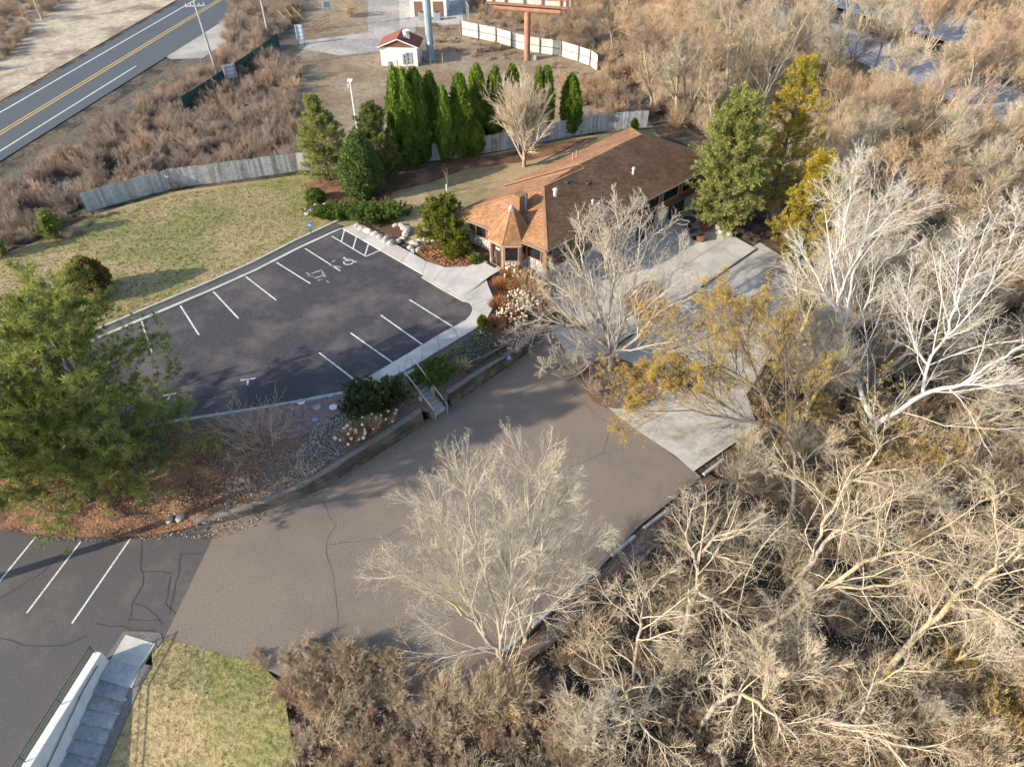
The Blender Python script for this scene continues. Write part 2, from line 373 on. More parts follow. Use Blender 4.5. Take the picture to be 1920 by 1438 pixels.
o = link('ground', npmesh('ground', np.stack([GX, GY, GZ], -1).reshape(-1, 3), F, True), M['soil']); o['kind'] = 'structure'

# ------------------------------------------------------------------ ground surfaces
rng = random.Random(5)
# dry field behind the fence, verge beyond the highway
fieldpoly = PL([(150, 397), (320, 350), (560, 318), (850, 297), (1075, 253), (1225, 238), (1150, 130), (1130, -60), (560, -60), (560, 80), (330, 215)])
sheet('dry_field', fieldpoly, ZU - .01, M['field'])
sheet('verge', PL([(-500, 470), (0, 190), (342, -6), (420, -60), (-500, -60)]), ZU + .0, M['verge'])
sheet('brush_floor', PL([(-500, 560), (0, 330), (345, 110), (380, 60), (560, -60), (640, -60), (560, 90), (560, 318), (320, 350), (150, 400), (60, 440), (0, 480), (-500, 700)]), ZU - .02, mat('brush_floor', (.14, .105, .08), (.075, .06, .048), 2, bump=.08, bscale=5, c3=(.06, .065, .035), scale3=.25))
# upper lawn
lawn = PL([(-600, 840), (-500, 640), (0, 480), (100, 440), (170, 405), (320, 360), (562, 328), (600, 332), (760, 330), (860, 300), (1075, 258), (1225, 242), (1240, 260), (1180, 262), (1000, 420), (868, 432), (800, 470), (675, 424), (640, 424), (560, 462), (480, 503), (400, 537), (265, 592), (190, 625), (60, 690), (-300, 830)])
sheet('lawn', lawn, ZU + .0, M['lawn'])
sheet('back_lawn', PL([(735, 372), (800, 335), (940, 300), (1160, 260), (1200, 268), (1000, 440), (868, 440), (800, 470), (760, 455), (740, 420)]), ZU + .006, M['lawn2'])
sheet('pine_mulch_bed', [Vector((p.x, p.y, 0)) for p in smooth(PL([(570, 345), (640, 328), (760, 322), (850, 302), (960, 285), (1080, 262), (1120, 262), (1000, 300), (880, 318), (800, 345), (735, 362), (738, 388), (690, 385), (600, 372), (575, 360)]), 4)], ZU + .012, M['mulch'])
# upper car park
lot_r = [(640, 429), (715, 472), (792, 516), (843, 547), (872, 563), (884, 576), (882, 592), (870, 604), (850, 613), (792, 647), (735, 681), (671, 718), (651, 733)]
lot_l = [(640, 429), (560, 466), (480, 507), (400, 543), (265, 600), (190, 632), (60, 697), (-500, 890)]
lotpoly = PL(lot_r) + PL([(560, 752), (470, 766), (340, 786), (200, 812), (0, 850), (-500, 960)]) + PL(lot_l[::-1])[:-1]
lot = sheet('upper_car_park', lotpoly, ZU + .014, M['asphalt'])
mb = MB(); ribbon(mb, PL(lot_l), .28, ZU + .07, th=.1); mb.build('kerb', M['concrete'], lot)
lo2 = PL([(x - 7, y - 13) for x, y in lot_l])
mb = MB(); ribbon(mb, [p.lerp(q, .52) for p, q in zip(PL(lot_l), lo2)], .62, ZU + .03, th=.05); mb.build('gutter_strip', M['black'], lot)
mb = MB(); ribbon(mb, lo2, .16, ZU + .13, th=.16); mb.build('kerb', M['concrete'], lot)
ZM = ZU + .019
def marks(name, segs, w, z, m, parent, each=True):
    for a, b in segs:
        mb = MB(); ribbon(mb, [P(*a, z), P(*b, z)], w, z); mb.build(name, m, parent)
stripes = [((265, 601), (285, 661)), ((338, 573), (373, 628)), ((400, 547), (447, 597)), ((461, 519), (518, 563)), ((518, 492), (582, 532)), ((572, 466), (638, 508)),
           ((598, 661), (670, 716)), ((657, 624), (735, 679)), ((714, 591), (792, 646)), ((768, 562), (848, 612))]
marks('parking_line', stripes, .11, ZM, M['paint'], lot)
marks('hatch_line', [((622, 443), (686, 481)), ((686, 481), (716, 468)), ((646, 431), (640, 453)), ((669, 441), (662, 466)), ((692, 454), (684, 479))], .11, ZM + .001, M['paint'], lot)
marks('parking_line', [((451, 713), (479, 709)), ((465, 711), (464, 722)), ((306, 742), (330, 737)), ((318, 741), (314, 750))], .13, ZM, M['paint'], lot)
def wheelchair(cx, cy, s, m, parent, z, ang):
    c = P(cx, cy, z); ca, sa = math.cos(ang), math.sin(ang)
    def W(x, y): return Vector((c.x + (x * ca - y * sa) * s, c.y + (x * sa + y * ca) * s, z))
    mb = MB()
    mb.poly([W(-.12 + .11 * math.cos(t), .62 + .11 * math.sin(t)) for t in [i * math.pi / 5 for i in range(10)]])
    ribbon(mb, [W(-.1, .48), W(-.06, .08), W(.28, .06), (W(.42, -.34)), W(.56, -.3)], .11 * s, z)
    ribbon(mb, [W(-.08, .27), W(.2, .27)], .08 * s, z + .001)
    ribbon(mb, [W(-.02 + .36 * math.cos(t), -.12 + .36 * math.sin(t)) for t in [R(130) + i * R(20) for i in range(11)]], .09 * s, z + .0015)
    return mb.build('wheelchair_symbol', m, parent)
wheelchair(653, 490, 1.05, M['paint'], lot, ZM, R(28))
mb = MB()
for a, b in (((585, 513), (603, 507)), ((590, 522), (606, 517)), ((603, 507), (609, 520)), ((596, 526), (604, 524)), ((612, 527), (617, 530)), ((574, 512), (583, 516)), ((576, 518), (588, 519)), ((622, 492), (628, 489)), ((618, 498), (640, 502))):
    ribbon(mb, resample([P(*a), P(*b)], .3), .14, ZM, .6, rng)
mb.build('faded_symbol', M['worn'], lot)
def crack(pxs, w, z, parent, m='crack', name='sealed_crack', seed=1):
    r = random.Random(seed); pts = resample([P(*q, z) for q in pxs], .5)
    pts = [pts[0]] + [p + Vector((r.uniform(-.08, .08), r.uniform(-.08, .08), 0)) for p in pts[1:-1]] + [pts[-1]]
    mb = MB(); ribbon(mb, pts, w, z, .5, r); mb.build(name, M[m], parent)
for i, c in enumerate([[(690, 482), (676, 535), (667, 600), (660, 640), (652, 715)], [(722, 508), (640, 565), (560, 590), (470, 600), (330, 605)], [(690, 510), (720, 530), (752, 545)], [(545, 585), (520, 600), (560, 640), (600, 680)],
                       [(545, 585), (530, 560), (500, 545)], [(330, 640), (320, 660), (310, 690)], [(667, 600), (700, 580), (770, 530), (790, 515)], [(310, 632), (350, 612), (430, 588)], [(560, 720), (610, 700), (650, 690)], [(700, 640), (760, 610), (820, 575)]]):
    crack(c, .035, ZM - .001, lot, seed=i)
# front sidewalk: slabs
inner = [(672, 422), (700, 437), (735, 456), (768, 474), (800, 492), (835, 503), (875, 502), (908, 490), (942, 506), (926, 514), (912, 526), (917, 540), (925, 560), (924, 580), (914, 598), (893, 617), (860, 637), (825, 658), (790, 680), (758, 697), (705, 722), (660, 747)]
outer = [(640, 429), (678, 450), (715, 472), (752, 493), (792, 516), (812, 528), (838, 543), (850, 550), (860, 556), (868, 560), (875, 564), (880, 569), (884, 575), (885, 583), (882, 592), (873, 602), (850, 614), (820, 631), (792, 648), (764, 665), (713, 695), (651, 733)]
walk = thing('front_sidewalk', None, None); walk['kind'] = 'structure'
ip, op = PL(inner), PL(outer)
for i in range(len(ip) - 1):
    a, b, c, d = op[i], op[i + 1], ip[i + 1], ip[i]; ctr = (a + b + c + d) / 4
    q = [ctr + (p - ctr) * (1 - .022 / max(.3, (p - ctr).length)) for p in (a, b, c, d)]
    top = ZU + .10 + rng.uniform(-.003, .003)
    mb = MB(); mb.slab([Vector((p.x, p.y, top)) for p in q], .16, rng.random()); mb.build('slab', M['concrete'], walk)
mb = MB(); mb.poly([Vector((p.x, p.y, ZU + .075)) for p in op + ip[::-1]]); mb.build('joint_bed', M['joint'], walk)
ramp = PL([(795, 517), (790, 521), (830, 545), (868, 566), (880, 568), (869, 559), (838, 541), (812, 527)])
mb = MB(); mb.slab([Vector((p.x, p.y, ZU + .06)) for p in ramp], .1); mb.build('kerb_ramp', M['concrete'], walk)
tag(MB().box((*P(925, 497)[:2], ZU + .115), (1.0, .7, .02), R(-45)).build('door_mat', M['blackmat']), 'black rubber door mat on the walk before the turret door', 'door mat')
# brick plaza left of the steps
plaza = PL([(652, 735), (560, 755), (470, 769), (400, 780), (430, 800), (500, 818), (560, 822), (590, 805), (655, 762), (668, 748)])
pz = sheet('brick_plaza', plaza, ZU + .012, M['joint'])
mb = MB(); ax = (P(590, 770) - P(655, 742)).normalized(); ay = Vector((-ax.y, ax.x, 0)); c0 = P(510, 782)
parr = np.array([[p.x, p.y] for p in plaza])
cand = []
for i in range(-60, 60):
    for j in range(-60, 60):
        q = c0 + ax * (i * .22 + (.11 if j % 2 else 0)) + ay * (j * .115)
        if (q - c0).length > 2.0: cand.append((q, math.atan2(ax.y, ax.x)))
for k in range(1, 17):
    n = max(6, int(2 * math.pi * k * .12 / .22))
    for i in range(n):
        t = 2 * math.pi * i / n; cand.append((c0 + Vector((math.cos(t), math.sin(t), 0)) * k * .12, t + math.pi / 2))
dd = pdist(plaza, np.array([q[0].x for q in cand]), np.array([q[0].y for q in cand]))
for (q, a), d in zip(cand, dd):
    if d == 0: mb.box((q.x, q.y, ZU + .022 + rng.uniform(-.002, .003)), (.205, .1, .03), a, rng.random())
o = mb.build('bricks', M['brick'], pz); o['kind'] = 'stuff'
mb = MB(); ribbon(mb, PL([(652, 735), (560, 753), (470, 768), (340, 788), (120, 830)]), .22, ZU + .06, th=.1); mb.build('kerb', M['conc2'], pz)
for x, y, m in ((565, 754, 'signwhite'), (594, 764, 'pot'), (625, 764, 'signwhite'), (620, 743, 'purple'), (591, 788, 'purple'), (655, 745, 'signwhite')):
    c = P(x, y); mb = MB(); mb.tube((c.x, c.y, ZU + .035), (c.x, c.y, ZU + .055), .24, n=20); o = mb.build('round_medallion', M['conc2' if m == 'pot' else m], pz)
    mb = MB()
    for k in range(5):
        t = k * 2 * math.pi / 5 + x; mb.box((c.x + .12 * math.cos(t), c.y + .12 * math.sin(t), ZU + .0585), (.11, .04, .004), t)
    mb.build('medallion_motif', M['signwhite' if m == 'purple' else 'purple'], o)

# lower yard
tanp = PL([(400, 1006), (395, 985), (480, 955), (590, 918), (700, 850), (800, 785), (850, 755), (950, 680), (1030, 610), (1110, 745), (1268, 858), (1315, 893), (1200, 985), (1100, 1090), (965, 1212), (850, 1320), (640, 1330), (470, 1238), (308, 1196)], 0)
yard = sheet('lower_driveway', tanp, .0, M['tan'])
blk = PL([(-500, 1150), (-300, 965), (100, 985), (400, 985), (400, 1007), (308, 1196), (240, 1188), (198, 1234)], 0) + [WE + st_dir * 20, WE + st_dir * 20 - Vector((30, 0, 0))]
lot2 = sheet('lower_car_park', blk, -.004, M['black'])
marks('parking_line', [((67, 1006), (-3, 1092)), ((152, 1014), (50, 1149)), ((246, 1007), (135, 1168))], .10, .002, M['paint'], lot2)
for i, c in enumerate([[(265, 1010), (262, 1050), (268, 1095), (250, 1130), (240, 1165)], [(340, 1040), (335, 1075), (325, 1110), (318, 1150)], [(180, 1168), (230, 1176), (290, 1182)], [(250, 1130), (290, 1150), (305, 1170)], [(265, 1072), (320, 1074)], [(335, 1040), (380, 1038)],
                       [(150, 1020), (60, 1085), (0, 1120)], [(0, 1196), (60, 1212), (120, 1208), (165, 1190)], [(245, 1160), (300, 1162)], [(320, 1080), (310, 1130), (330, 1150)]]):
    crack(c, .07, .0015, lot2, seed=20 + i)
for i, c in enumerate([[(606, 940), (628, 985), (610, 1020), (624, 1080), (632, 1150), (628, 1210)], [(1150, 780), (1130, 850), (1060, 880)], [(1060, 720), (1100, 760), (1150, 800)], [(800, 960), (720, 1010), (610, 1020)]]):
    crack(c, .022, .004, yard, seed=40 + i)
rw = thing('patio', None, None); rw['kind'] = 'structure'
# concrete drive with the patio one step higher
drv = sheet('concrete_drive', PL([(1030, 610), (1110, 740), (1170, 790), (1268, 856), (1300, 884), (1420, 800), (1400, 740), (1450, 660), (1500, 560), (1480, 490), (1425, 455), (1240, 560), (1100, 620)], 0), .004, M['oldconc'])
for a, b in (((1110, 700), (1400, 830)), ((1200, 650), (1480, 740)), ((1180, 790), (1430, 560)), ((1300, 870), (1520, 600)), ((1330, 520), (1540, 570))):
    mb = MB(); ribbon(mb, [P(*a, 0), P(*b, 0)], .035, .008); mb.build('control_joint', M['joint'], drv)
pA, pB, pC, pD = P(1010, 545, .15), P(1290, 395, .15), P(1418, 466, .15), P(1150, 650, .15)
NU, NV = 9, 3
for i in range(NU):
    for j in range(NV):
        def q(u, v): return pA.lerp(pB, u).lerp(pD.lerp(pC, u), v)
        e = .0012; k = [q(i / NU + e, j / NV + e * 2), q((i + 1) / NU - e, j / NV + e * 2), q((i + 1) / NU - e, (j + 1) / NV - e * 2), q(i / NU + e, (j + 1) / NV - e * 2)]
        MB().slab([p + Vector((0, 0, rng.uniform(-.003, .003))) for p in k], .14, rng.random()).build('slab', M['concrete'], rw)
MB().poly([p - Vector((0, 0, .03)) for p in (pA, pB, pC, pD)]).build('joint_bed', M['joint'], rw)
mb = MB(); ribbon(mb, [pD, pC], .10, .12, th=.14); mb.build('edging', M['timber'], rw)
# little planted islands in the yard
def island(name, pxs, m, z=.05, h=0):
    pts = [Vector((p.x, p.y, 0)) for p in smooth([P(*q, 0) for q in pxs + [pxs[0]]], 4)][:-1]
    return sheet(name, pts, z, m)
island('tree_island', [(1090, 690), (1150, 672), (1215, 700), (1230, 740), (1190, 765), (1140, 765), (1105, 745)], M['bedsoil'], .09)
island('patio_island', [(1165, 560), (1215, 530), (1245, 545), (1240, 580), (1200, 600), (1170, 590)], M['mulch'], .20)
# planting beds between retaining wall and car park
WL = [(-300, 965, .15), (100, 1000, .18), (280, 1001, .22), (390, 985, .32), (480, 962, .5), (590, 922, .85), (700, 858, 1.1), (796, 795, 1.15)]
WR = [(846, 762, 1.15), (900, 724, 1.1), (955, 686, .95), (1000, 650, .75), (1016, 610, .5)]
wallL = [(P(x, y, 0), h) for x, y, h in WL]; wallR = [(P(x, y, 0), h) for x, y, h in WR]
UE = [(P(x, y), ZU + .02) for x, y in ((-300, 905), (0, 852), (200, 815), (340, 788), (400, 781), (430, 801), (500, 819), (560, 823), (592, 806), (656, 763), (668, 750), (705, 724), (758, 699), (790, 682), (825, 660), (860, 639), (893, 619), (914, 600), (925, 582), (926, 560), (918, 538), (907, 524), (928, 513), (943, 508), (975, 512))]
def seglerp(line, x, y):
    best = (1e9, 0)
    for (p, a), (q, b) in zip(line, line[1:]):
        dx, dy = q.x - p.x, q.y - p.y; t = max(0, min(1, ((x - p.x) * dx + (y - p.y) * dy) / (dx * dx + dy * dy)))
        d = math.hypot(x - p.x - t * dx, y - p.y - t * dy)
        if d < best[0]: best = (d, a + t * (b - a))
    return best
wall_all = wallL + wallR
def z_bed(x, y):
    d1, a = seglerp(wall_all, x, y); d2, b = seglerp(UE, x, y)
    d1 = max(0, d1 - .35); t = d1 / (d1 + d2 + 1e-6)
    return (a - .05) * (1 - t) + b * t
def offs(line, d):
    out = []
    for i in range(len(line)):
        p = line[i][0]; a = line[max(i - 1, 0)][0]; b = line[min(i + 1, len(line) - 1)][0]; t = (b - a).normalized(); out.append(Vector((p.x - t.y * d, p.y + t.x * d, 0)))
    return out
sL = smooth([Vector((p.x, p.y, h)) for p, h in wallL], 4); sR = smooth([Vector((p.x, p.y, h)) for p, h in wallR], 4)
ue = [p for p, _ in UE]
bedL = [Vector((p.x, p.y, 0)) for p in offs([(p,) for p in sL], .15)] + [P(814, 786, .6), P(792, 745, 1.2), P(757, 699)] + ue[:12][::-1]
sheet('retained_bed', bedL, z_bed, M['bedsoil'], res=.7)
sheet('needle_litter', [Vector((p.x, p.y, 0)) for p in smooth([P(*q, .9) for q in ((-250, 905), (60, 870), (200, 850), (330, 830), (400, 850), (420, 900), (400, 950), (300, 985), (100, 990), (-200, 955))], 3)], lambda x, y: z_bed(x, y) + .03, M['mulch'], res=.6)
bedR = [P(774, 691), P(804, 724, 1.3), P(838, 762, .8)] + [Vector((p.x, p.y, 0)) for p in offs([(p,) for p in sR], .15)] + [P(1022, 560, .3), P(1000, 520), P(975, 510)] + ue[12:-1][::-1]
sheet('retained_bed', bedR, z_bed, M['bedsoil'], res=.7)
# timber retaining wall in courses
def timber_wall(line, label, zb0=None, cap=True, group=None, courseh=.145):
    t = thing('retaining_wall', label, 'retaining wall', (0, 0, 0))
    pts = [p.copy() for p in line]
    for k in range(12):
        zc = (0 if zb0 is None else zb0) - .1 + k * courseh
        s = 0; seg = []
        off = (k % 2) * 1.2
        acc = 0; cur = []
        for a, b in zip(pts, pts[1:]):
            if min(a.z, b.z) < zc + courseh * .6: 
                if len(cur) > 1: seg.append(cur)
                cur = []; continue
            if not cur: cur = [a]
            cur.append(b); acc += (Vector((b.x - a.x, b.y - a.y, 0))).length
            if acc > 2.4 + off: seg.append(cur); cur = [b]; acc = 0; off = 0
        if len(cur) > 1: seg.append(cur)
        for c in seg:
            mb = MB(); j = rng.uniform(-.012, .012); tt = rng.random()
            for a, b in zip(c, c[1:]):
                d = Vector((b.x - a.x, b.y - a.y, 0)); n = Vector((-d.y, d.x, 0)).normalized()
                e = d.normalized() * .008
                p0 = Vector((a.x, a.y, 0)) + n * j + (e if a is c[0] else Vector()); p1 = Vector((b.x, b.y, 0)) + n * j - (e if b is c[-1] else Vector())
                q = [p0 - n * .0, p1 - n * .0, p1 + n * .2, p0 + n * .2]
                q = [v + n * (k * .016) for v in q]
                mb.hexa([(v.x, v.y, zc) for v in q], [(v.x, v.y, zc + courseh - .032) for v in q], tt)
            mb.build('timber', M['timber'], t)
    if cap:
        acc = 0
        rp = resample([Vector((p.x, p.y, p.z)) for p in pts], .42)
        for a, b in zip(rp, rp[1:]):
            if a.z < .28 and zb0 is None: continue
            d = Vector((b.x - a.x, b.y - a.y, 0)); n = Vector((-d.y, d.x, 0)).normalized() ; e = d.normalized() * .012
            base = (Vector((a.x, a.y, 0)) + e, Vector((b.x, b.y, 0)) - e); k = .1
            q = [base[0] + n * (k - .02), base[1] + n * (k - .02), base[1] + n * (k + .3), base[0] + n * (k + .3)]
            zz = (a.z + b.z) / 2 + rng.uniform(-.01, .01)
            MB().hexa([(v.x, v.y, zz - .07) for v in q], [(v.x, v.y, zz + .03) for v in q], rng.random()).build('cap_block', M['capst'], t)
    return t
timber_wall(sL, 'long curving retaining wall of dark stacked courses left of the steps')
timber_wall(sR, 'stacked retaining wall right of the steps ending near the building')
up1 = smooth([Vector((*P(700, 800, 1.1)[:2], 1.62)), Vector((*P(745, 772, 1.1)[:2], 1.62)), Vector((*P(788, 748, 1.1)[:2], 1.6))], 2)
up2 = smooth([Vector((*P(824, 722, 1.1)[:2], 1.6)), Vector((*P(880, 694, 1.1)[:2], 1.62)), Vector((*P(950, 655, 1.1)[:2], 1.5))], 3)
timber_wall(up1, 'short upper retaining wall below the big juniper, left of the steps', zb0=1.15, cap=False)
timber_wall(up2, 'short upper retaining wall below the clipped yew, right of the steps', zb0=1.15, cap=False)

# steps between the two levels
def steps(name, label, A0, A1, B0, B1, n, m, extra=0):
    t = thing(name, label, 'steps')
    for i in range(n):
        u0, u1 = i / n, (i + 1) / n
        a0, a1 = A0.lerp(B0, u0), A1.lerp(B1, u0); b0, b1 = A0.lerp(B0, u1), A1.lerp(B1, u1)
        z = A0.z + (B0.z - A0.z) * u1 + (A0.z - B0.z) / n
        z0 = min(A0.z, B0.z) - .15 if i >= n - 1 else z - (A0.z - B0.z) / n * 1.2 - .25
        q = [a0, a1, b1, b0]
        MB().hexa([(p.x, p.y, z0) for p in q], [(p.x, p.y, z - .02) for p in q], rng.random()).build('step', m, t, bevel=.012)
    return t
T0, T1, B0_, B1_ = P(754, 700), P(775, 689), P(813, 780, .17), P(836, 766, .17)
st = steps('garden_steps', 'narrow timber and concrete flight between the two car parks', T0, T1, B0_, B1_, 10, M['oldconc'])
for s_, (q0, q1) in enumerate(((T0, B0_), (T1, B1_))):
    u_ = (T0 - T1).normalized() * (.1 if s_ == 0 else -.1); a, b = q0 + u_, q1 + u_; dd_ = Vector((b.x - a.x, b.y - a.y, 0)).normalized(); n = Vector((-dd_.y, dd_.x, 0)) * .09
    b = b + dd_ * .2
    MB().hexa([(p.x, p.y, -.2) for p in (a - n, b - n, b + n, a + n)], [(a.x - n.x, a.y - n.y, ZU + .06), (b.x - n.x, b.y - n.y, .45), (b.x + n.x, b.y + n.y, .45), (a.x + n.x, a.y + n.y, ZU + .06)]).build('cheek_wall', M['timber'], st)
for s, (pt, pm, pb) in enumerate((((746, 683), (757, 695), (816, 772)), ((771, 669), (779, 678), (838, 757)))):
    t = thing('handrail', ('pale tube handrail on the left side of the garden steps', 'pale tube handrail on the right side of the garden steps')[s], 'handrail')
    a, b, c = (P(*pt, ZU + .95), P(*pm, ZU + .9), P(*pb, .9))
    MB().path([a, b, c], .03, 8).build('rail', M['mgrey'], t)
    for q, zb in ((a, ZU), (c, 0.0), (b.lerp(c, .5), .85)):
        MB().tube((q.x, q.y, zb), (q.x, q.y, q.z), .028, n=8).build('post', M['mgrey'], t)
for x, y, l in ((789, 757, 'left'), (812, 740, 'right')):
    p = P(x, y, .9); MB().box((p.x, p.y, 1.05), (.18, .18, .9), R(40)).build('post', M['pole'], st)

# retaining wall, stair and railing at the bottom left
s_along = st_dir
d2 = st_dir; nn = Vector((-d2.y, d2.x, 0))
if nn.x < 0: nn = -nn
WA = P(190, 1236, 0)                                        # head of the wall, west foot
top = .85; Lw = 16
t = thing('concrete_wall', 'white painted concrete retaining wall beside the broad steps', 'wall')
q0 = [WA, WA + nn * .42]; q1 = [WA + d2 * Lw, WA + d2 * Lw + nn * .42]
mb = MB(); mb.hexa([(q0[0].x, q0[0].y, -4), (q0[1].x, q0[1].y, -4), (q1[1].x, q1[1].y, -4), (q1[0].x, q1[0].y, -4)], [(q0[0].x, q0[0].y, top), (q0[1].x, q0[1].y, top), (q1[1].x, q1[1].y, top), (q1[0].x, q1[0].y, top)])
mb.build('wall_body', M['whitewall'], t, bevel=.03)
t = thing('guard_rail', 'dark green steel guard rail along the top of the white wall', 'railing')
for h in (.18, .36, .55):
    a = WA + nn * .05; MB().tube((a.x, a.y, top + h), (a.x + d2.x * Lw, a.y + d2.y * Lw, top + h),   .016 if h < .5 else .026, n=8).build('rail', M['greenrail'], t)
for k in range(7):
    a = WA + nn * .05 + d2 * (.08 + k * 2.4); MB().tube((a.x, a.y, top - .02), (a.x, a.y, top + .55), .024, n=8).build('post', M['greenrail'], t)
t = thing('stair_handrail', 'thin black handrail fixed to the inner face of the white wall', 'handrail')
a = WA + nn * .52 + d2 * .6; pts = [a + Vector((0, 0, .75)), a + d2 * 1.2 + Vector((0, 0, .7))] + [a + d2 * s + Vector((0, 0, .7 - .24 * (s - 1.2))) for s in (4, 8, 14)]
MB().path(pts, .025, 8).build('rail', M['mdark'], t)
for s in (1.4, 4, 7, 10): 
    z = .7 - .24 * (s - 1.2); q = a + d2 * s; MB().tube((q.x, q.y, z), (q.x - nn.x * .12, q.y - nn.y * .12, z - .05), .015, n=6).build('bracket', M['mdark'], t)
t = thing('broad_steps', 'broad grey concrete steps going down beside the white wall', 'steps')
s0 = WA + nn * .45
land = [P(236, 1190, 0), P(292, 1207, 0), P(264, 1250, 0), P(208, 1237, 0)]
MB().slab([p + Vector((0, 0, .04)) for p in land], .2, .8).build('landing', M['concrete'], t)
sheet('landing_apron', [P(*q, 0) for q in ((196, 1236), (232, 1183), (300, 1186), (306, 1200), (282, 1226), (262, 1262), (232, 1262))], .012, M['stonebed'])
SW = (P(266, 1252, 0) - P(208, 1237, 0)).length
le = [(208, 1237), (190, 1273), (177, 1300), (166, 1327), (152, 1353), (139, 1382), (126, 1408), (112, 1437), (98, 1466), (84, 1496)]
re_ = [(264, 1250), (248, 1289), (236, 1315), (224, 1340), (212, 1367), (201, 1395), (188, 1422), (176, 1450), (163, 1479), (150, 1509)]
for k in range(len(le) - 1):
    z = .02 - .15 * k
    a, b, c, d = P(*le[k], z), P(*re_[k], z), P(*re_[k + 1], z), P(*le[k + 1], z)
    e = (d - a).normalized() * .02; w_ = (b - a).normalized() * .1
    q = [a - e - w_, b - e, c - e * .2, d - e * .2 - w_]
    MB().hexa([(p.x, p.y, z - .5) for p in q], [(p.x, p.y, z) for p in q], rng.random()).build('step', M['conc2'], t, bevel=.012)
bord = [s0 + nn * (SW + .02), s0 + nn * (SW + .4)]
def z_l2(x, y): return float(z_lawn2(x, y))
g = [bord[0] - nn * .1 - d2 * .1, bord[1] - d2 * .1, bord[1] + d2 * 16, bord[0] + d2 * 16]
sheet('gravel_strip', g, lambda x, y: z_l2(x, y) + .03, M['stonebed'], res=1)
lawn2 = [P(*q, 0) for q in ((288, 1196), (305, 1190), (420, 1218), (480, 1236), (530, 1285))] + [P(*q, -1) for q in ((545, 1340), (560, 1438), (600, 1700))] + [bord[1] + d2 * 16, bord[1] - d2 * .15, P(284, 1222, 0)]
sheet('front_lawn', lawn2, z_l2, M['lawn'], res=1)

# ------------------------------------------------------------------ roads
hwA = ((-560, 520), (0, 200), (350, -4), (620, -165)); hwB = ((-560, 645), (0, 303), (362, 76), (700, -140))
hwy = sheet('highway', PL(hwA) + PL(hwB[::-1]), ZU + .03, M['road'])
def hline(name, p, q, w, m, parent=hwy, z=ZU + .036, ext=1.0):
    mb = MB(); ribbon(mb, [P(*p), P(*q)], w, z); return mb.build(name, m, parent)
hline('edge_line', (-300, 385), (420, -30), .22, M['paint'])
hline('centre_line', (-300, 430), (430, -12), .16, M['yellow']); hline('centre_line', (-300, 436), (430, -8), .16, M['yellow'])
hline('lane_line', (-300, 472), (255, 125), .2, M['paint'])
sheet('side_road', PL([(300, 100), (362, 62), (420, 40), (460, 55), (380, 110), (320, 112)]), ZU + .02, M['gravel'])
sheet('gravel_path', PL([(560, 78), (640, 68), (690, 62), (690, -40), (755, -40), (780, 60), (720, 95), (640, 105), (560, 92)]), ZU + .012, M['gravel'])
sheet('gravel_yard', PL([(745, -60), (870, -60), (868, 45), (800, 52), (750, 50)]), ZU + .016, mat('pale_gravel', (.42, .395, .355), (.33, .31, .28), 3, bump=.02))
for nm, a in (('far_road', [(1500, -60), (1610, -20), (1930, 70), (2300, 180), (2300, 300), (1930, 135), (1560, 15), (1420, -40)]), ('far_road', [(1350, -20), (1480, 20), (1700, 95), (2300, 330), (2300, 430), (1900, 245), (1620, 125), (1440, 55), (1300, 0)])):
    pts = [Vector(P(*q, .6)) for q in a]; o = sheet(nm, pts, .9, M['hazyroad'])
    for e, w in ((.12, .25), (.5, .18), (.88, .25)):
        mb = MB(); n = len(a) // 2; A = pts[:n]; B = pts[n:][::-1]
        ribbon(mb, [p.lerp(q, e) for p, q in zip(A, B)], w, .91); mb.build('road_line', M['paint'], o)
sheet('far_verge', [P(*q, .6) for q in ((1700, -60), (2300, 110), (2300, -200), (1800, -200))], .88, mat('green_verge', (.17, .17, .07), (.24, .21, .11), 1))

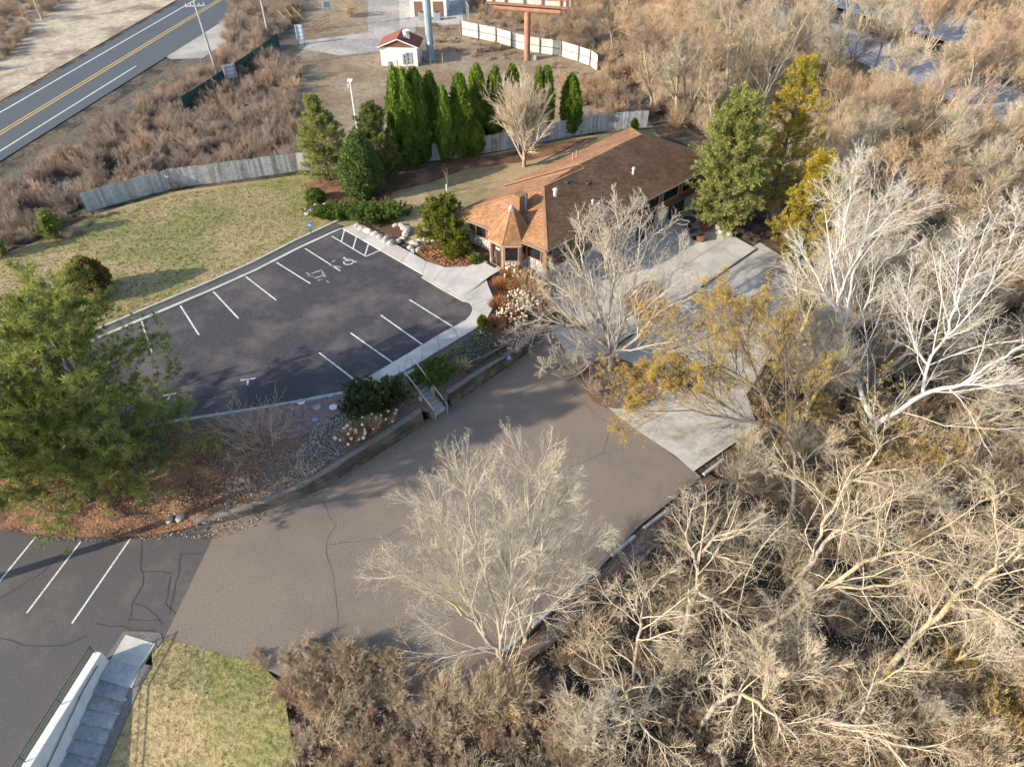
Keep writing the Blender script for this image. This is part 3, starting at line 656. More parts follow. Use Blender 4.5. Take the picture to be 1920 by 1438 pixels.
# ------------------------------------------------------------------ the restaurant-like house
HO = Vector((-.93, 48.16, 0)); HA = Vector((.7071, .7071, 0)); HR = Vector((.7071, -.7071, 0))
def H(a, r, z): return HO + HA * a + HR * r + Vector((0, 0, z))
house = thing('house', 'long building with brown shingled hip roof, small octagonal turret and stone walls', 'building')
ZE, ZR = 4.4, 6.5
def shingle_plane(parent, pts, m, cw=.17, tw=.32, off=.045, name='shingles'):
    p0, p1 = pts[0], pts[1]; u = (p1 - p0).normalized(); n = u.cross((pts[-1] - p0)).normalized()
    if n.z < 0: n = -n
    v = n.cross(u).normalized()
    if v.z < 0: v = -v
    P2 = [((p - p0).dot(u), (p - p0).dot(v)) for p in pts]; vmax = max(q[1] for q in P2)
    def rngu(vv):
        xs = []
        for (a, b), (c, d) in zip(P2, P2[1:] + P2[:1]):
            if (b - vv) * (d - vv) <= 0 and abs(b - d) > 1e-6: xs.append(a + (c - a) * (vv - b) / (d - b))
        return (min(xs), max(xs)) if len(xs) > 1 else None
    V = []; Fc = []; T = []; k = 0; rr = random.Random(len(pts) * 7 + int(vmax * 10)); v0 = 0.0005
    while v0 < vmax - .02:
        v1 = min(v0 + cw, vmax - .001); ra, rb = rngu(v0), rngu(v1)
        if not ra or not rb: break
        lo, hi = min(ra[0], rb[0]), max(ra[1], rb[1]); x = lo - rr.uniform(0, tw)
        while x < hi:
            g = tw * rr.uniform(.8, 1.2); y = x + g - .012
            c = [(max(ra[0], min(ra[1], x)), v0), (max(ra[0], min(ra[1], y)), v0), (max(rb[0], min(rb[1], y)), v1), (max(rb[0], min(rb[1], x)), v1)]
            if c[1][0] - c[0][0] > .01 or c[2][0] - c[3][0] > .01:
                hl = off + rr.uniform(0, .014); P3 = [p0 + u * a + v * b + n * h for (a, b), h in zip(c, (hl, hl, .008, .008))]
                P3 += [p0 + u * c[0][0] + v * c[0][1], p0 + u * c[1][0] + v * c[1][1]]
                b = len(V); V += P3; Fc += [(b, b + 1, b + 2, b + 3), (b + 4, b + 5, b + 1, b)]; q = rr.random(); T += [q, q]
            x += g
        v0 += cw
    o = link(name, npmesh(name, [tuple(q) for q in V], Fc, tint=T), m, parent); o['kind'] = 'stuff'
    return o
EZ = ZE
c_fl, c_fr = H(-.7, -4.8, EZ), H(.5, 4.46, EZ); c_br = H(23.7, 5.3, EZ); c_bl = H(23.7, -5.65, EZ)
hipf = H(4.8, 0, ZR); jogf = H(9.6, .1, ZR); jogb = H(9.6, -.35, ZR + .22); hipb = H(18.1, -.35, ZR + .22)
left_front_end = H(9.6, -4.8, EZ); lb_front = H(5.7, -5.5, EZ - .05); lb_back = H(23.7, -5.65, EZ - .05)
roof = MB()
for f in ([c_fl, c_fr, hipf], [c_fr, c_br, hipb, jogb, jogf, hipf], [left_front_end, c_fl, hipf, jogf], [c_br, lb_back, hipb], [lb_back, lb_front, jogb, hipb]):
    roof.poly(f)
soff = [H(.1, -3.9, EZ - .06), H(1, 3.9, EZ - .06), H(23, 4.7, EZ - .06), H(23, -5.0, EZ - .06)]
roof = roof.build('roof', M['deck'], house)
shingle_plane(roof, [c_fl, c_fr, hipf], M['shingle'])
shingle_plane(roof, [c_fr, c_br, hipb, jogb, hipf], M['shingle'])
shingle_plane(roof, [left_front_end, c_fl, hipf, jogf], M['shingle'])
shingle_plane(roof, [c_br, lb_back, hipb], M['shingle'])
shingle_plane(roof, [lb_back, lb_front, jogb, hipb], M['shingle'])
# rake under the raised rear section
MB().add([lb_front, jogb, jogb - Vector((0, 0, .35)), lb_front - Vector((0, 0, .3))], [(0, 1, 2, 3)]).build('rake_wall', M['tantrim'], roof)
def cap(a, b, w=.24, m='shingle'):
    n = max(1, int((b - a).length / .45))
    mb = MB()
    for i in range(n): mb.beam(a.lerp(b, i / n) + Vector((0, 0, .035)), a.lerp(b, (i + 1) / n) + Vector((0, 0, .05)), w, .05, rng.uniform(.6, 1))
    mb.build('ridge_cap', M[m], roof)
for a, b in ((c_fl, hipf), (c_fr, hipf), (hipf, jogf), (jogb, hipb), (c_br, hipb), (lb_back, hipb), (jogf, jogb), (lb_front, jogb)): cap(a, b)
# soffit, fascia and gutter
MB().poly([c_fl - Vector((0, 0, .2)), c_fr - Vector((0, 0, .2)), c_br - Vector((0, 0, .2)), lb_back - Vector((0, 0, .2)), lb_front - Vector((0, 0, .2)), left_front_end - Vector((0, 0, .2))]).build('soffit', M['tantrim'], house)
for a, b in ((c_fl, c_fr), (c_fr, c_br), (c_br, lb_back), (lb_back, lb_front), (left_front_end, c_fl)):
    MB().beam(a - Vector((0, 0, .11)), b - Vector((0, 0, .11)), .05, .2).build('fascia', M['tantrim'], house)
for a, b in ((c_fr, c_br), (c_fl, c_fr)):
    d = (b - a).normalized(); n = Vector((d.y, -d.x, 0)) * .08
    MB().beam(a - Vector((0, 0, .06)) + n, b - Vector((0, 0, .06)) + n, .12, .11).build('gutter', M['gutter'], house)
# walls
wfl, wfr, wbr, wbl = H(.35, -3.9, 0), H(1.2, 3.85, 0), H(23, 4.65, 0), H(23, -5.0, 0)
def wallseg(a, b, z0, z1, m, name='wall', th=.2):
    return MB().beam(Vector((a.x, a.y, (z0 + z1) / 2)), Vector((b.x, b.y, (z0 + z1) / 2)), th, z1 - z0).build(name, M[m], house)
wallseg(wfl, wfr, -.1, EZ - .25, 'brownpanel'); wallseg(wfr, wbr, 2.02, 2.75, 'brownpanel', 'band_panel', .26); wallseg(wfr, wbr, -.1, 2.0, 'mortar')
wallseg(wfr, wbr, 2.76, EZ - .25, 'brownpanel', th=.16)
wallseg(wbr, wbl, -.1, EZ - .25, 'brownpanel'); wallseg(wbl, wfl, -.1, EZ - .25, 'brownpanel')
def stones(a, b, z0, z1, outn, parent, m='stone', step=.2, gaps=(), name='stones'):
    rr = random.Random(int(abs(a.x * 31 + z1 * 7))); mb = MB(); L = (b - a).length; d = (b - a).normalized(); z = z0
    while z < z1:
        hgt = rr.uniform(.12, .2); x = 0
        while x < L:
            w = rr.uniform(.14, .34)
            if not any(g0 < x + w / 2 < g1 and z < gz for g0, g1, gz in gaps):
                c = a + d * (x + w / 2); pr = rr.uniform(.03, .08)
                v = []
                for sx, sz in ((-.5, -.35), (-.3, -.5), (.3, -.5), (.5, -.3), (.5, .3), (.25, .5), (-.3, .5), (-.5, .3)):
                    j = rr.uniform(.8, .95); v.append((c + d * (sx * w * j)) + Vector((0, 0, z + hgt / 2 + sz * hgt * j)))
                base = [p + outn * .0 for p in v]; tp = [c + Vector((0, 0, z + hgt / 2)) + (p - c - Vector((0, 0, z + hgt / 2))) * .75 + outn * pr for p in v]
                n = 8; mb.add(base + tp, [(i, (i + 1) % n, n + (i + 1) % n, n + i) for i in range(n)] + [tuple(range(n, 2 * n))], rr.random())
            x += w
        z += hgt
    o = mb.build(name, M[m], parent); o['kind'] = 'stuff'; return o
rdir = (wbr - wfr).normalized(); rn = Vector((rdir.y, -rdir.x, 0)); ra = wfr + rn * .1
Lr = (wbr - wfr).length
def window(a, b, z0, z1, outn, m='glass', frame='tantrim', name='window', fw=.09, mull=0):
    d = (b - a).normalized(); c = (a + b) / 2
    mb = MB(); A = a + outn * .05; B = b + outn * .05
    for q0, q1, zz in ((A, B, z1 - fw / 2), (A, B, z0 + fw / 2)): mb.beam(Vector((q0.x, q0.y, zz)), Vector((q1.x, q1.y, zz)), .12, fw)
    for q in (A + d * fw / 2, B - d * fw / 2): mb.beam(Vector((q.x, q.y, z0 + fw)), Vector((q.x, q.y, z1 - fw)), fw, .13)
    for k in range(mull):
        q = A.lerp(B, (k + 1) / (mull + 1)); mb.box((q.x, q.y, (z0 + z1) / 2), (.05, .05, z1 - z0 - 2 * fw), math.atan2(d.y, d.x))
    w = mb.build(name, M[frame], house)
    g = MB(); A = a + outn * .035 + d * fw; B = b + outn * .035 - d * fw
    g.beam(Vector((A.x, A.y, (z0 + z1) / 2)), Vector((B.x, B.y, (z0 + z1) / 2)), .03, z1 - z0 - 2 * fw + .01); g.build('pane', M[m], w)
    return w
k = 0; s = .5
while s + 2.6 < Lr:
    window(ra + rdir * s, ra + rdir * (s + 2.35), 2.82, 4.05, rn, mull=0); s += 2.75
doors = [(2.2, 4.2), (6.6, 8.6), (11.2, 13.4), (15.6, 17.8), (20.0, 21.6)]
for x0, x1 in doors: window(ra + rdir * x0, ra + rdir * x1, .16, 1.95, rn, 'doorgl', 'mdark', 'patio_door', .07, 1)
stones(ra, ra + rdir * Lr, .1, 1.92, rn, house, gaps=[(a - .05, b + .05, 2) for a, b in doors])
fdir = (wfr - wfl).normalized(); fn = Vector((fdir.y, -fdir.x, 0)); fa = wfl + fn * .1; Lf = (wfr - wfl).length
window(fa + fdir * .7, fa + fdir * 1.9, ZU + .9, EZ - .35, fn, 'glass'); window(fa + fdir * (Lf - 2.5), fa + fdir * (Lf - .35), ZU + .95, EZ - .35, fn)
stones(fa, fa + fdir * 2.3, ZU - .1, ZU + .85, fn, house); stones(fa + fdir * (Lf - 3.2), fa + fdir * Lf, .3, ZU + .9, fn, house)
# corner post with downspout
cp = P(1023, 557, .1)
MB().beam(Vector((*(c_fr - HA * -.1 - HR * .25)[:2], 0)), Vector((*(c_fr - HA * -.1 - HR * .25)[:2], EZ - .2)), .22, .22).build('corner_post', M['tantrim'], house)
MB().tube((c_fr.x + .05, c_fr.y + .15, 0), (c_fr.x + .05, c_fr.y + .15, EZ - .15), .05).build('downspout', M['trim'], house)
# turret
tc = P(959, 460, 4.15); TR = 2.0; tcx, tcy = tc.x, tc.y + TR * math.cos(R(22.5))
def TV(i, r, z): t = R(-90 + 22.5) + i * R(45); return Vector((tcx + r * math.cos(t), tcy + r * math.sin(t), z))
apz = 4.15 + 2.35
ap = Vector((tcx, tcy, apz))
troof = MB()
for i in range(8): troof.poly([TV(i, TR, 4.15), TV(i + 1, TR, 4.15), ap])
troof.poly([TV(i, TR, 4.12) for i in range(8)])
troof = troof.build('turret_roof', M['deck'], house)
for i in range(8):
    shingle_plane(troof, [TV(i, TR, 4.16), TV(i + 1, TR, 4.16), ap + Vector((0, 0, .01))], M['shingle'], tw=.3)
    mb = MB(); mb.beam(TV(i, TR, 4.2), ap + Vector((0, 0, .04)), .13, .05, .9); mb.build('hip_cap', M['shingle'], troof)
    MB().beam(TV(i, TR - .02, 4.03), TV(i + 1, TR - .02, 4.03), .07, .2).build('fascia', M['tantrim'], troof)
mb = MB(); n = 8
mb.add([TV(i, .36, apz - .36) for i in range(8)] + [ap + Vector((0, 0, .14))], [(i, (i + 1) % 8, 8) for i in range(8)]); mb.build('finial_cap', M['steel'], troof)
TW = TR - .25
for i in range(-1, 8):
    pass
for i in range(8): 
    p = TV(i, TW, 0); MB().box((p.x, p.y, (ZU - 1 + 3.95) / 2), (.17, .17, 3.95 - (ZU - 1)), R(22.5 + 45 * i)).build('turret_post', M['tantrim'], house)
def tface(i, base, doorway=False):
    a, b = TV(i, TW, 0), TV(i + 1, TW, 0); d = (b - a).normalized(); n = Vector((d.y, -d.x, 0)); a2, b2 = a + d * .1, b - d * .1
    if doorway:
        w = window(a2, b2, ZU + .1, 3.95, n, 'glass', 'trim', 'entrance_door', .1, 1)
        q = a2.lerp(b2, .44) + n * .14; MB().tube((q.x, q.y, ZU + .9), (q.x, q.y, ZU + 1.5), .02).build('door_handle', M['mgrey'], w)
        q = a2.lerp(b2, .7) + n * .1; MB().box((q.x, q.y, 3.55), (.45, .02, .16), math.atan2(d.y, d.x)).build('door_sign', M['signwhite'], w)
    else:
        wallseg(a2 + n * -.08, b2 + n * -.08, .2, base, 'mortar', 'stone_plinth', .2); stones(a2, b2, .3, base, n, house)
        window(a2, b2, base + .02, 3.95, n, 'glass', 'tantrim', 'turret_window', .08)
# vertex index 0 is at angle -67.5: face 7 (=-1) faces the camera
tface(7, ZU + .75); tface(6, 0, True); tface(0, ZU + .75); tface(5, ZU + .75); tface(1, ZU + .8)
a, b = TV(0, TW - .05, 0), TV(1, TW - .05, 0); q = a.lerp(b, .62); d = (b - a).normalized(); n = Vector((d.y, -d.x, 0)); q += n * .14
MB().box((q.x, q.y, 3.25), (.55, .03, 1.1), math.atan2(d.y, d.x)).build('orange_panel', M['orange'], house)
# boxed chimney clad in shingles behind the turret
cc = P(975, 385, 5.9)
chim = MB().box((cc.x, cc.y + .15, 5.7), (.95, .75, 2.2), R(48), .25).build('chimney', M['shingle'], house)
MB().box((cc.x + .42, cc.y - .05, 5.6), (.12, .14, 2.3), R(48)).build('metal_flashing', M['steel'], chim)
# roof vents
def on_roof(px, py):
    A, B, D = c_fr, c_br, hipf; n = (B - A).cross(D - A).normalized(); o_ = Vector((0, 0, CAM_H)); d = (P(px, py, 0) - o_); t = (A - o_).dot(n) / d.dot(n); return o_ + d * t
for (x, y, r, h, m) in ((1041, 368, .16, .55, 'concrete'), (1187, 327, .12, .5, 'concrete'), (1111, 384, .09, .35, 'mgrey')):
    p = on_roof(x, y); v = MB().tube(p - Vector((0, 0, .1)), p + Vector((0, 0, h)), r, n=12).build('vent_pipe', M[m], roof)
    MB().tube(p + Vector((0, 0, h - .02)), p + Vector((0, 0, h + .12)), r * 1.5, r * .9, n=12).build('vent_cap', M[m], roof)
for x, y in ((1064, 344), (1103, 346), ):
    p = on_roof(x, y); MB().box(p + Vector((0, 0, .12)), (.5, .42, .22), R(45)).build('box_vent', M['mdark'], roof, bevel=.03)
for da in (0, .5):
    p = H(11.9 + da, -3.0, 5.45); MB().tube(p - Vector((0, 0, .3)), p + Vector((0, 0, .75)), .06, n=8).build('vent_pipe', M['tantrim'], roof)
# things on the patio
def pot(x, y, s, label):
    p = P(x, y, .16); t = thing('planter', label, 'planter', (p.x, p.y, .16))
    MB().tube((0, 0, 0), (0, 0, .5 * s), .25 * s, .38 * s, 12).build('pot', M['pot'], t); MB().tube((0, 0, .46 * s), (0, 0, .53 * s), .41 * s, n=12).build('rim', M['pot'], t)
pot(1318, 432, 1.3, 'larger rust coloured planter on the patio corner'); pot(1313, 452, 1.0, 'smaller rust coloured planter below the larger one')
def table(x, y, label):
    p = P(x, y, .16); t = thing('patio_table', label, 'table', (p.x, p.y, .16), R(30))
    MB().tube((0, 0, .68), (0, 0, .73), .6, n=20).build('table_top', M['mdark'], t); MB().tube((0, 0, 0), (0, 0, .68), .06).build('pedestal', M['mdark'], t)
    MB().tube((0, 0, 0), (0, 0, .05), .35, n=16).build('base', M['mdark'], t)
table(1290, 425, 'dark round patio table near the far patio door'); table(1302, 448, 'dark round table behind the planters')
def rock(x, y, s, label, z=None, group=None, m='boulder', seed=0, proto=[]):
    z = ZU if z is None else z
    if len(proto) < 4:
        rr = random.Random(90 + len(proto)); bm = bmesh.new(); bmesh.ops.create_icosphere(bm, subdivisions=2, radius=.5)
        for v in bm.verts: v.co = Vector((v.co.x * rr.uniform(.8, 1.2) * 1.25, v.co.y * rr.uniform(.85, 1.15), v.co.z * rr.uniform(.6, .85)))
        me = bpy.data.meshes.new('rock'); bm.to_mesh(me); bm.free(); me.materials.append(M[m]); proto.append(me)
    p = P(x, y, z); o = bpy.data.objects.new('boulder', proto[rng.randrange(len(proto))]); C.objects.link(o)
    o.location = (p.x, p.y, z + .12 * s); o.rotation_euler = (rng.uniform(-.3, .3), rng.uniform(-.3, .3), rng.uniform(0, 6.3)); o.scale = (s, s * rng.uniform(.7, 1), s * rng.uniform(.7, 1.1))
    tag(o, label, 'boulder', group)
for i, (x, y) in enumerate(((672, 425), (681, 431), (691, 436), (702, 441), (713, 446), (724, 452), (735, 458), (745, 455), (755, 449), (762, 440), (761, 431), (753, 425), (743, 424))):
    rock(x, y, rng.uniform(.55, .95), 'pale limestone boulder edging the juniper bed beside the walk', group='boulders round the juniper bed')
for i, (x, y) in enumerate(((772, 466), (778, 458), (788, 452), (800, 450), (812, 452), (823, 452), (775, 472), (784, 470), (862, 462), (872, 470), (884, 473), (893, 478))):
    rock(x, y, rng.uniform(.45, .85), 'pale boulder edging the flower bed beside the turret entrance', group='boulders round the entrance bed')
for i, (x, y) in enumerate(((1335, 420), (1345, 428), (1352, 436), (1342, 412), (1360, 430), (1328, 425), (1368, 440))):
    rock(x, y, rng.uniform(.4, .7), 'grey boulder on the bank beyond the patio', z=.3, group='boulders by the patio')
for i, (x, y) in enumerate(((572, 395), (576, 402), (583, 397), (594, 388), (600, 392), (680, 392), (688, 388), (560, 905) if 0 else (610, 385))):
    rock(x, y, rng.uniform(.4, .8), 'pinkish boulder at the foot of the pine bed', group='boulders by the pine bed')
for x, y in ((318, 975), (338, 971)): rock(x, y, .5, 'flat grey stone on the low edging below the big pine', z=.3, group='flat stones on the edging')
# entrance beds
sheet('entrance_bed', [Vector((p.x, p.y, 0)) for p in smooth(PL([(775, 470), (800, 455), (850, 450), (890, 470), (905, 488), (875, 501), (835, 501), (800, 490)]), 3)], ZU + .03, M['mulch'])
sheet('juniper_bed', [Vector((p.x, p.y, 0)) for p in smooth(PL([(675, 424), (690, 405), (740, 420), (760, 432), (752, 448), (735, 456), (710, 443)]), 3)], ZU + .03, M['mulch'])
sheet('shrub_bed', [Vector((p.x, p.y, 0)) for p in smooth(PL([(575, 358), (640, 345), (735, 370), (720, 392), (650, 412), (600, 408), (575, 390)]), 3)], ZU + .02, M['mulch'])

# ------------------------------------------------------------------ signs
def psign(px, py, yt, z, label):
    b = P(px, py, z); h = HG(px, py, yt, z); t = thing('parking_sign', label, 'sign', (b.x, b.y, z), 0)
    MB().beam((0, 0, -.2), (0, 0, h), .05, .05).build('post', M['greenrail'], t)
    s = MB().box((0, -.04, h - .25), (.34, .02, .5)).build('sign_panel', M['blue'], t)
    mb = MB(); zz = h - .22
    def L(*p): 
        for a, c in zip(p, p[1:]): mb.beam((a[0], -.055, zz + a[1]), (c[0], -.055, zz + c[1]), .006, .03)
    mb.box((-.03, -.055, zz + .14), (.05, .006, .05)); L((-.03, .1), (-.02, 0), (.07, 0), (.1, -.09)); L(*[(-.02 + .09 * math.cos(R(130 + 28 * i)), -.03 + .09 * math.sin(R(130 + 28 * i))) for i in range(8)])
    mb.build('wheelchair_symbol', M['signwhite'], s)
psign(585, 441, 417, ZU, 'blue wheelchair parking sign at the lawn edge by the hatched bay')
psign(955, 692, 665, .0, 'blue wheelchair parking sign in front of the retaining wall')

# ------------------------------------------------------------------ fences
def board_fence(pxs, h, label, m='fence', step=.19, posts=2.4, z=ZU, rear=False):
    t = thing('board_fence', label, 'fence'); base = resample(PL(pxs, z), .01); total = 0
    pts = PL(pxs, z); segs = list(zip(pts, pts[1:])); side = 1 if rear else -1
    me = MB().box((0, 0, h / 2), (step - .012, .022, h)).build('board', M[m], t); first = me; used = False
    for a, b in segs:
        d = b - a; L = d.length; u = d / L; n = int(round(L / step)); ang = math.atan2(u.y, u.x); nv = Vector((-u.y, u.x, 0))
        for i in range(n):
            p = a + u * ((i + .5) * L / n); o = first if not used else first.copy()
            if used: C.objects.link(o)
            used = True; jit = rng.uniform(-.008, .008)
            o.parent = t; o.location = (p.x + nv.x * jit, p.y + nv.y * jit, z - .05); o.rotation_euler = (rng.uniform(-.012, .012), rng.uniform(-.01, .01), ang); o.scale = (1, 1, rng.uniform(.975, 1.02))
        for zz in (.4, h - .35):
            MB().beam(a + nv * .05 * -side + Vector((0, 0, zz)), b + nv * .05 * -side + Vector((0, 0, zz)), .04, .09).build('rail', M['post'], t)
        for i in range(int(L / posts) + 1):
            p = a + u * min(L, i * posts) + nv * .1 * -side; MB().box((p.x, p.y, z + h / 2), (.1, .1, h), ang).build('post', M['post'], t)
    return t
fn_ = board_fence([(164, 397), (245, 374), (325, 352), (440, 337), (560, 320), (700, 312), (850, 297), (960, 278), (1075, 254), (1150, 243), (1213, 238)], 1.85, 'long weathered grey board fence behind the lawn and the evergreens', step=.235)
for x, y in ((319, 333), (521, 304)):
    p = P(x, y + 20); q = P(x, y + 20 + 0); q = Vector((p.x, p.y - .12, ZU + 1.25)); s = thing('fence_sign', 'small white notice on the grey fence, %s one' % ('left' if x < 400 else 'right'), 'sign', q, R(14))
    MB().box((0, 0, 0), (.5, .02, .32)).build('sign_panel', M['signwhite'], s)
    for dx in (-.14, .14): MB().box((dx, -.014, .09), (.14, .01, .12)).build('dark_square', M['mdark'], s)
def panel_fence(pxs, h, label):
    t = thing('panel_fence', label, 'fence'); pts = PL(pxs)
    for a, b in zip(pts, pts[1:]):
        u = (b - a).normalized(); ang = math.atan2(u.y, u.x); nv = Vector((-u.y, u.x, 0)); L = (b - a).length; n = max(3, int(L / .32))
        for i in range(n):
            p = a + u * ((i + .5) * L / n); MB().box((p.x, p.y, ZU + h / 2), (L / n - .015, .03, h), ang).build('board', M['fence2'], t)
        for zz in (.15, h * .5, h - .12): MB().beam(a - nv * .06 + Vector((0, 0, zz)), b - nv * .06 + Vector((0, 0, zz)), .07, .08).build('rail', M['fence2' if zz != h * .5 else 'post'], t)
        MB().box((a.x - nv.x * .12, a.y - nv.y * .12, ZU + h / 2), (.16, .16, h + .05), ang).build('post', M['post'], t)
    return t
pf = panel_fence([(865, 66), (898, 73), (931, 80), (960, 89), (988, 96), (1012, 100), (1052, 106), (1085, 116), (1107, 124), (1119, 133)], 1.9, 'tall pale board fence with posts behind the billboard')
def mesh_fence(pxs, h, label, m, name, solid):
    t = thing(name, label, 'fence'); pts = PL(pxs)
    for a, b in zip(pts, pts[1:]):
        MB().tube(a, a + Vector((0, 0, h + .1)), .04, n=6).build('post', M['mgrey' if not solid else 'greenrail'], t)
        if solid: MB().beam(a + Vector((0, 0, h / 2)), b + Vector((0, 0, h / 2)), .03, h).build('screen_panel', M[m], t)
        else:
            mb = MB(); L = (b - a).length; n = int(L / .35)
            for i in range(n):
                p = a.lerp(b, i / n); q = a.lerp(b, min(1, (i + 3) / n)); mb.beam(p + Vector((0, 0, .02)), q + Vector((0, 0, h)), .012, .012); mb.beam(p + Vector((0, 0, h)), q + Vector((0, 0, .02)), .012, .012)
            mb.build('wire_mesh', M['mgrey'], t); MB().tube(a + Vector((0, 0, h)), b + Vector((0, 0, h)), .03, n=6).build('top_rail', M['mgrey'], t)
mesh_fence([(197, 340), (222, 322), (247, 304)], 1.1, 'low end of green screened fence lost in the brush above the board fence', 'greenscreen', 'screened_fence', True)
mesh_fence([(348, 212), (385, 188), (425, 160), (468, 132), (500, 108), (525, 88)], 1.8, 'green fabric screened fence running through the brush by the sign', 'greenscreen', 'screened_fence', True)
mesh_fence([(862, 2), (880, 40)], 2.0, 'short wire mesh fence beside the pale gravel yard', 'mgrey', 'wire_fence', False)

# ------------------------------------------------------------------ poles, signs, shed, billboard
def pole(px, py, H_, r, label, m='pole', arm=True, lean=(0, 0), name='utility_pole'):
    b = P(px, py); t = thing(name, label, 'pole', (b.x, b.y, ZU)); t.rotation_euler = (lean[0], lean[1], 0)
    MB().tube((0, 0, -.3), (0, 0, H_), r, r * .7, 10).build('pole_shaft', M[m], t)
    for k in range(3): MB().tube((0, -r - .02, 1 + k * 1.6), (0, -r - .02, 1.9 + k * 1.6), .03, n=6).build('conduit', M['mgrey'], t)
    if arm:
        MB().box((0, 0, H_ - .5), (2.4, .1, .12)).build('crossarm', M[m], t)
        for x in (-1.1, -.5, .5, 1.1): MB().tube((x, 0, H_ - .44), (x, 0, H_ - .2), .05, n=8).build('insulator', M['mwhite'], t)
    return t
t = pole(408, 141, 8.5, .16, 'tall pale utility pole standing in the brush by the highway', lean=(0, R(-3)))
pole(504, 68, 9, .17, 'grey utility pole behind the brush near the back of the double sign')
pole(79, 38, 9, .16, 'utility pole on the verge beyond the highway, top left')
b = P(671, 250); h = HG(671, 250, 152); t = thing('lamp_post', 'slim pale lamp post behind the board fence between the pines', 'lamp post', (b.x, b.y, ZU))
MB().tube((0, 0, 0), (0, 0, h), .11, .08, 10).build('post', M['mwhite'], t); MB().box((.0, 0, h + .06), (.5, .45, .18)).build('lamp_head', M['mwhite'], t); MB().box((-.25, 0, h - .5), (.25, .2, .4)).build('control_box', M['mgrey'], t)
def backsign(px, py, yt, w, hb, label, posts='wood', rz=0, name='road_sign', m='signback'):
    b = P(px, py); h = HG(px, py, yt); t = thing(name, label, 'sign', (b.x, b.y, ZU), rz)
    MB().box((0, 0, h - hb / 2), (w, .06, hb)).build('sign_panel', M[m], t)
    for s in (-.38, .38): MB().box((w * s, -.08, h / 2), (.14, .1, h)).build('post', M[posts], t)
    for k in (.2, .5, .8): MB().box((0, -.05, h - hb * k), (w, .05, .07)).build('batten', M['mailgrey'], t)
    return t
backsign(438, 162, 122, 1.5, 1.5, 'square sign seen from its grey back on two tan wood posts', rz=R(35))
backsign(566, 84, 47, 1.1, 1.9, 'upright white backed sign by the gravel path', 'mailgrey', rz=R(5))
backsign(614, 24, 3, 1.2, .9, 'small pale sign beyond the bend of the gravel path', 'mgrey', rz=R(30))
for x, y, xt, yt, w in ((548, 48, 530, 20, 'left'), (560, 44, 545, 14, 'middle'), (573, 40, 555, 10, 'right')):
    b = P(x, y); t = thing('guy_guard', '%s of the three thin yellow guy wire guards near the utility pole' % w, 'guy wire'); q = P(xt, yt, ZU); q = Vector((b.x - 1.9, b.y + .5, ZU + 1.9))
    MB().tube(b, q, .05, n=6).build('yellow_guard', M['yellow'], t)
t = thing('swing_gate', 'rusty brown tube gate standing open beside the gravel path', 'gate')
ga, gb = P(587, 62), P(618, 45)
for zz in (.4, .8, 1.2): MB().tube(ga + Vector((0, 0, zz)), gb + Vector((0, 0, zz)), .04, n=6).build('bar', M['rust'], t)
for q in (ga, gb, ga.lerp(gb, .5)): MB().tube(q, q + Vector((0, 0, 1.3)), .05, n=6).build('post', M['rust'], t)
# shed
sa, sb = P(716, 124), P(784, 125); shed = thing('utility_shed', 'small cream shed with red gabled roof beside the steel mast', 'shed')
su = (sb - sa).normalized(); sn = Vector((-su.y, su.x, 0)); SL = (sb - sa).length; SD = 3.9; sh = 2.35; rh = 1.0; Z = Vector((0, 0, 1))
A, B = sa, sb; D_, E_ = sa + sn * SD, sb + sn * SD
MB().hexa([A, B, E_, D_], [p + Z * sh for p in (A, B, E_, D_)]).build('wall', M['shedwall'], shed)
m0, m1 = (A + B) / 2 + Z * (sh + rh), (D_ + E_) / 2 + Z * (sh + rh)
ov = .3; e = su * ov; f = sn * ov; dz = Z * (rh * ov / (SL / 2))
rl = [A + Z * sh - e - f - dz, D_ + Z * sh - e + f - dz, m1 + f, m0 - f]; rr_ = [B + Z * sh + e - f - dz, E_ + Z * sh + e + f - dz, m1 + f, m0 - f]
mb = MB()
for q in (rl, rr_): mb.add([p + Z * .1 for p in q] + list(q), [(0, 1, 2, 3), (4, 5, 6, 7), (0, 1, 5, 4), (1, 2, 6, 5), (2, 3, 7, 6), (3, 0, 4, 7)])
sr = mb.build('roof', M['redroof'], shed)
shingle_plane(sr, [p + Z * .1 for p in rl], M['redroof'], .2, .5, .02); shingle_plane(sr, [p + Z * .1 for p in rr_], M['redroof'], .2, .5, .02)
MB().add([A + Z * sh - f * .3, B + Z * sh - f * .3, m0 - f * .3], [(0, 1, 2)]).build('gable', M['brownpanel'], shed)
for s in (-1, 1): MB().beam((A if s < 0 else B) + Z * (sh - .02) - f * 1.05 + (e if s > 0 else -e), m0 - f * 1.05, .05, .12).build('barge_board', M['shedwall'], shed)
for i, (u_, z_, w, h) in enumerate(((.62, .9, .22, 1.2), (.70, 1.5, .3, .35), (.70, 1.0, .3, .3), (.70, .55, .3, .25), (.22, .3, .4, .55))):
    q = A + su * (SL * u_) - sn * .1; MB().box((q.x, q.y, ZU + z_), (w, .18, h), math.atan2(su.y, su.x)).build('meter_box', M['mailgrey'], shed)
q = A + su * (SL * .80) - sn * .04; MB().box((q.x, q.y, ZU + 1.0), (.55, .06, 1.4), math.atan2(su.y, su.x)).build('door', M['mailgrey'], shed)
q = m0.lerp(m1, .45) + su * .9 - Z * .2
sv = MB().box(q, (.8, .8, .6), .1).build('roof_vent', M['mgrey'], shed); MB().tube(q + Z * .3, q + Z * .75, .4, .5, 14).build('vent_hood', M['mwhite'], sv)
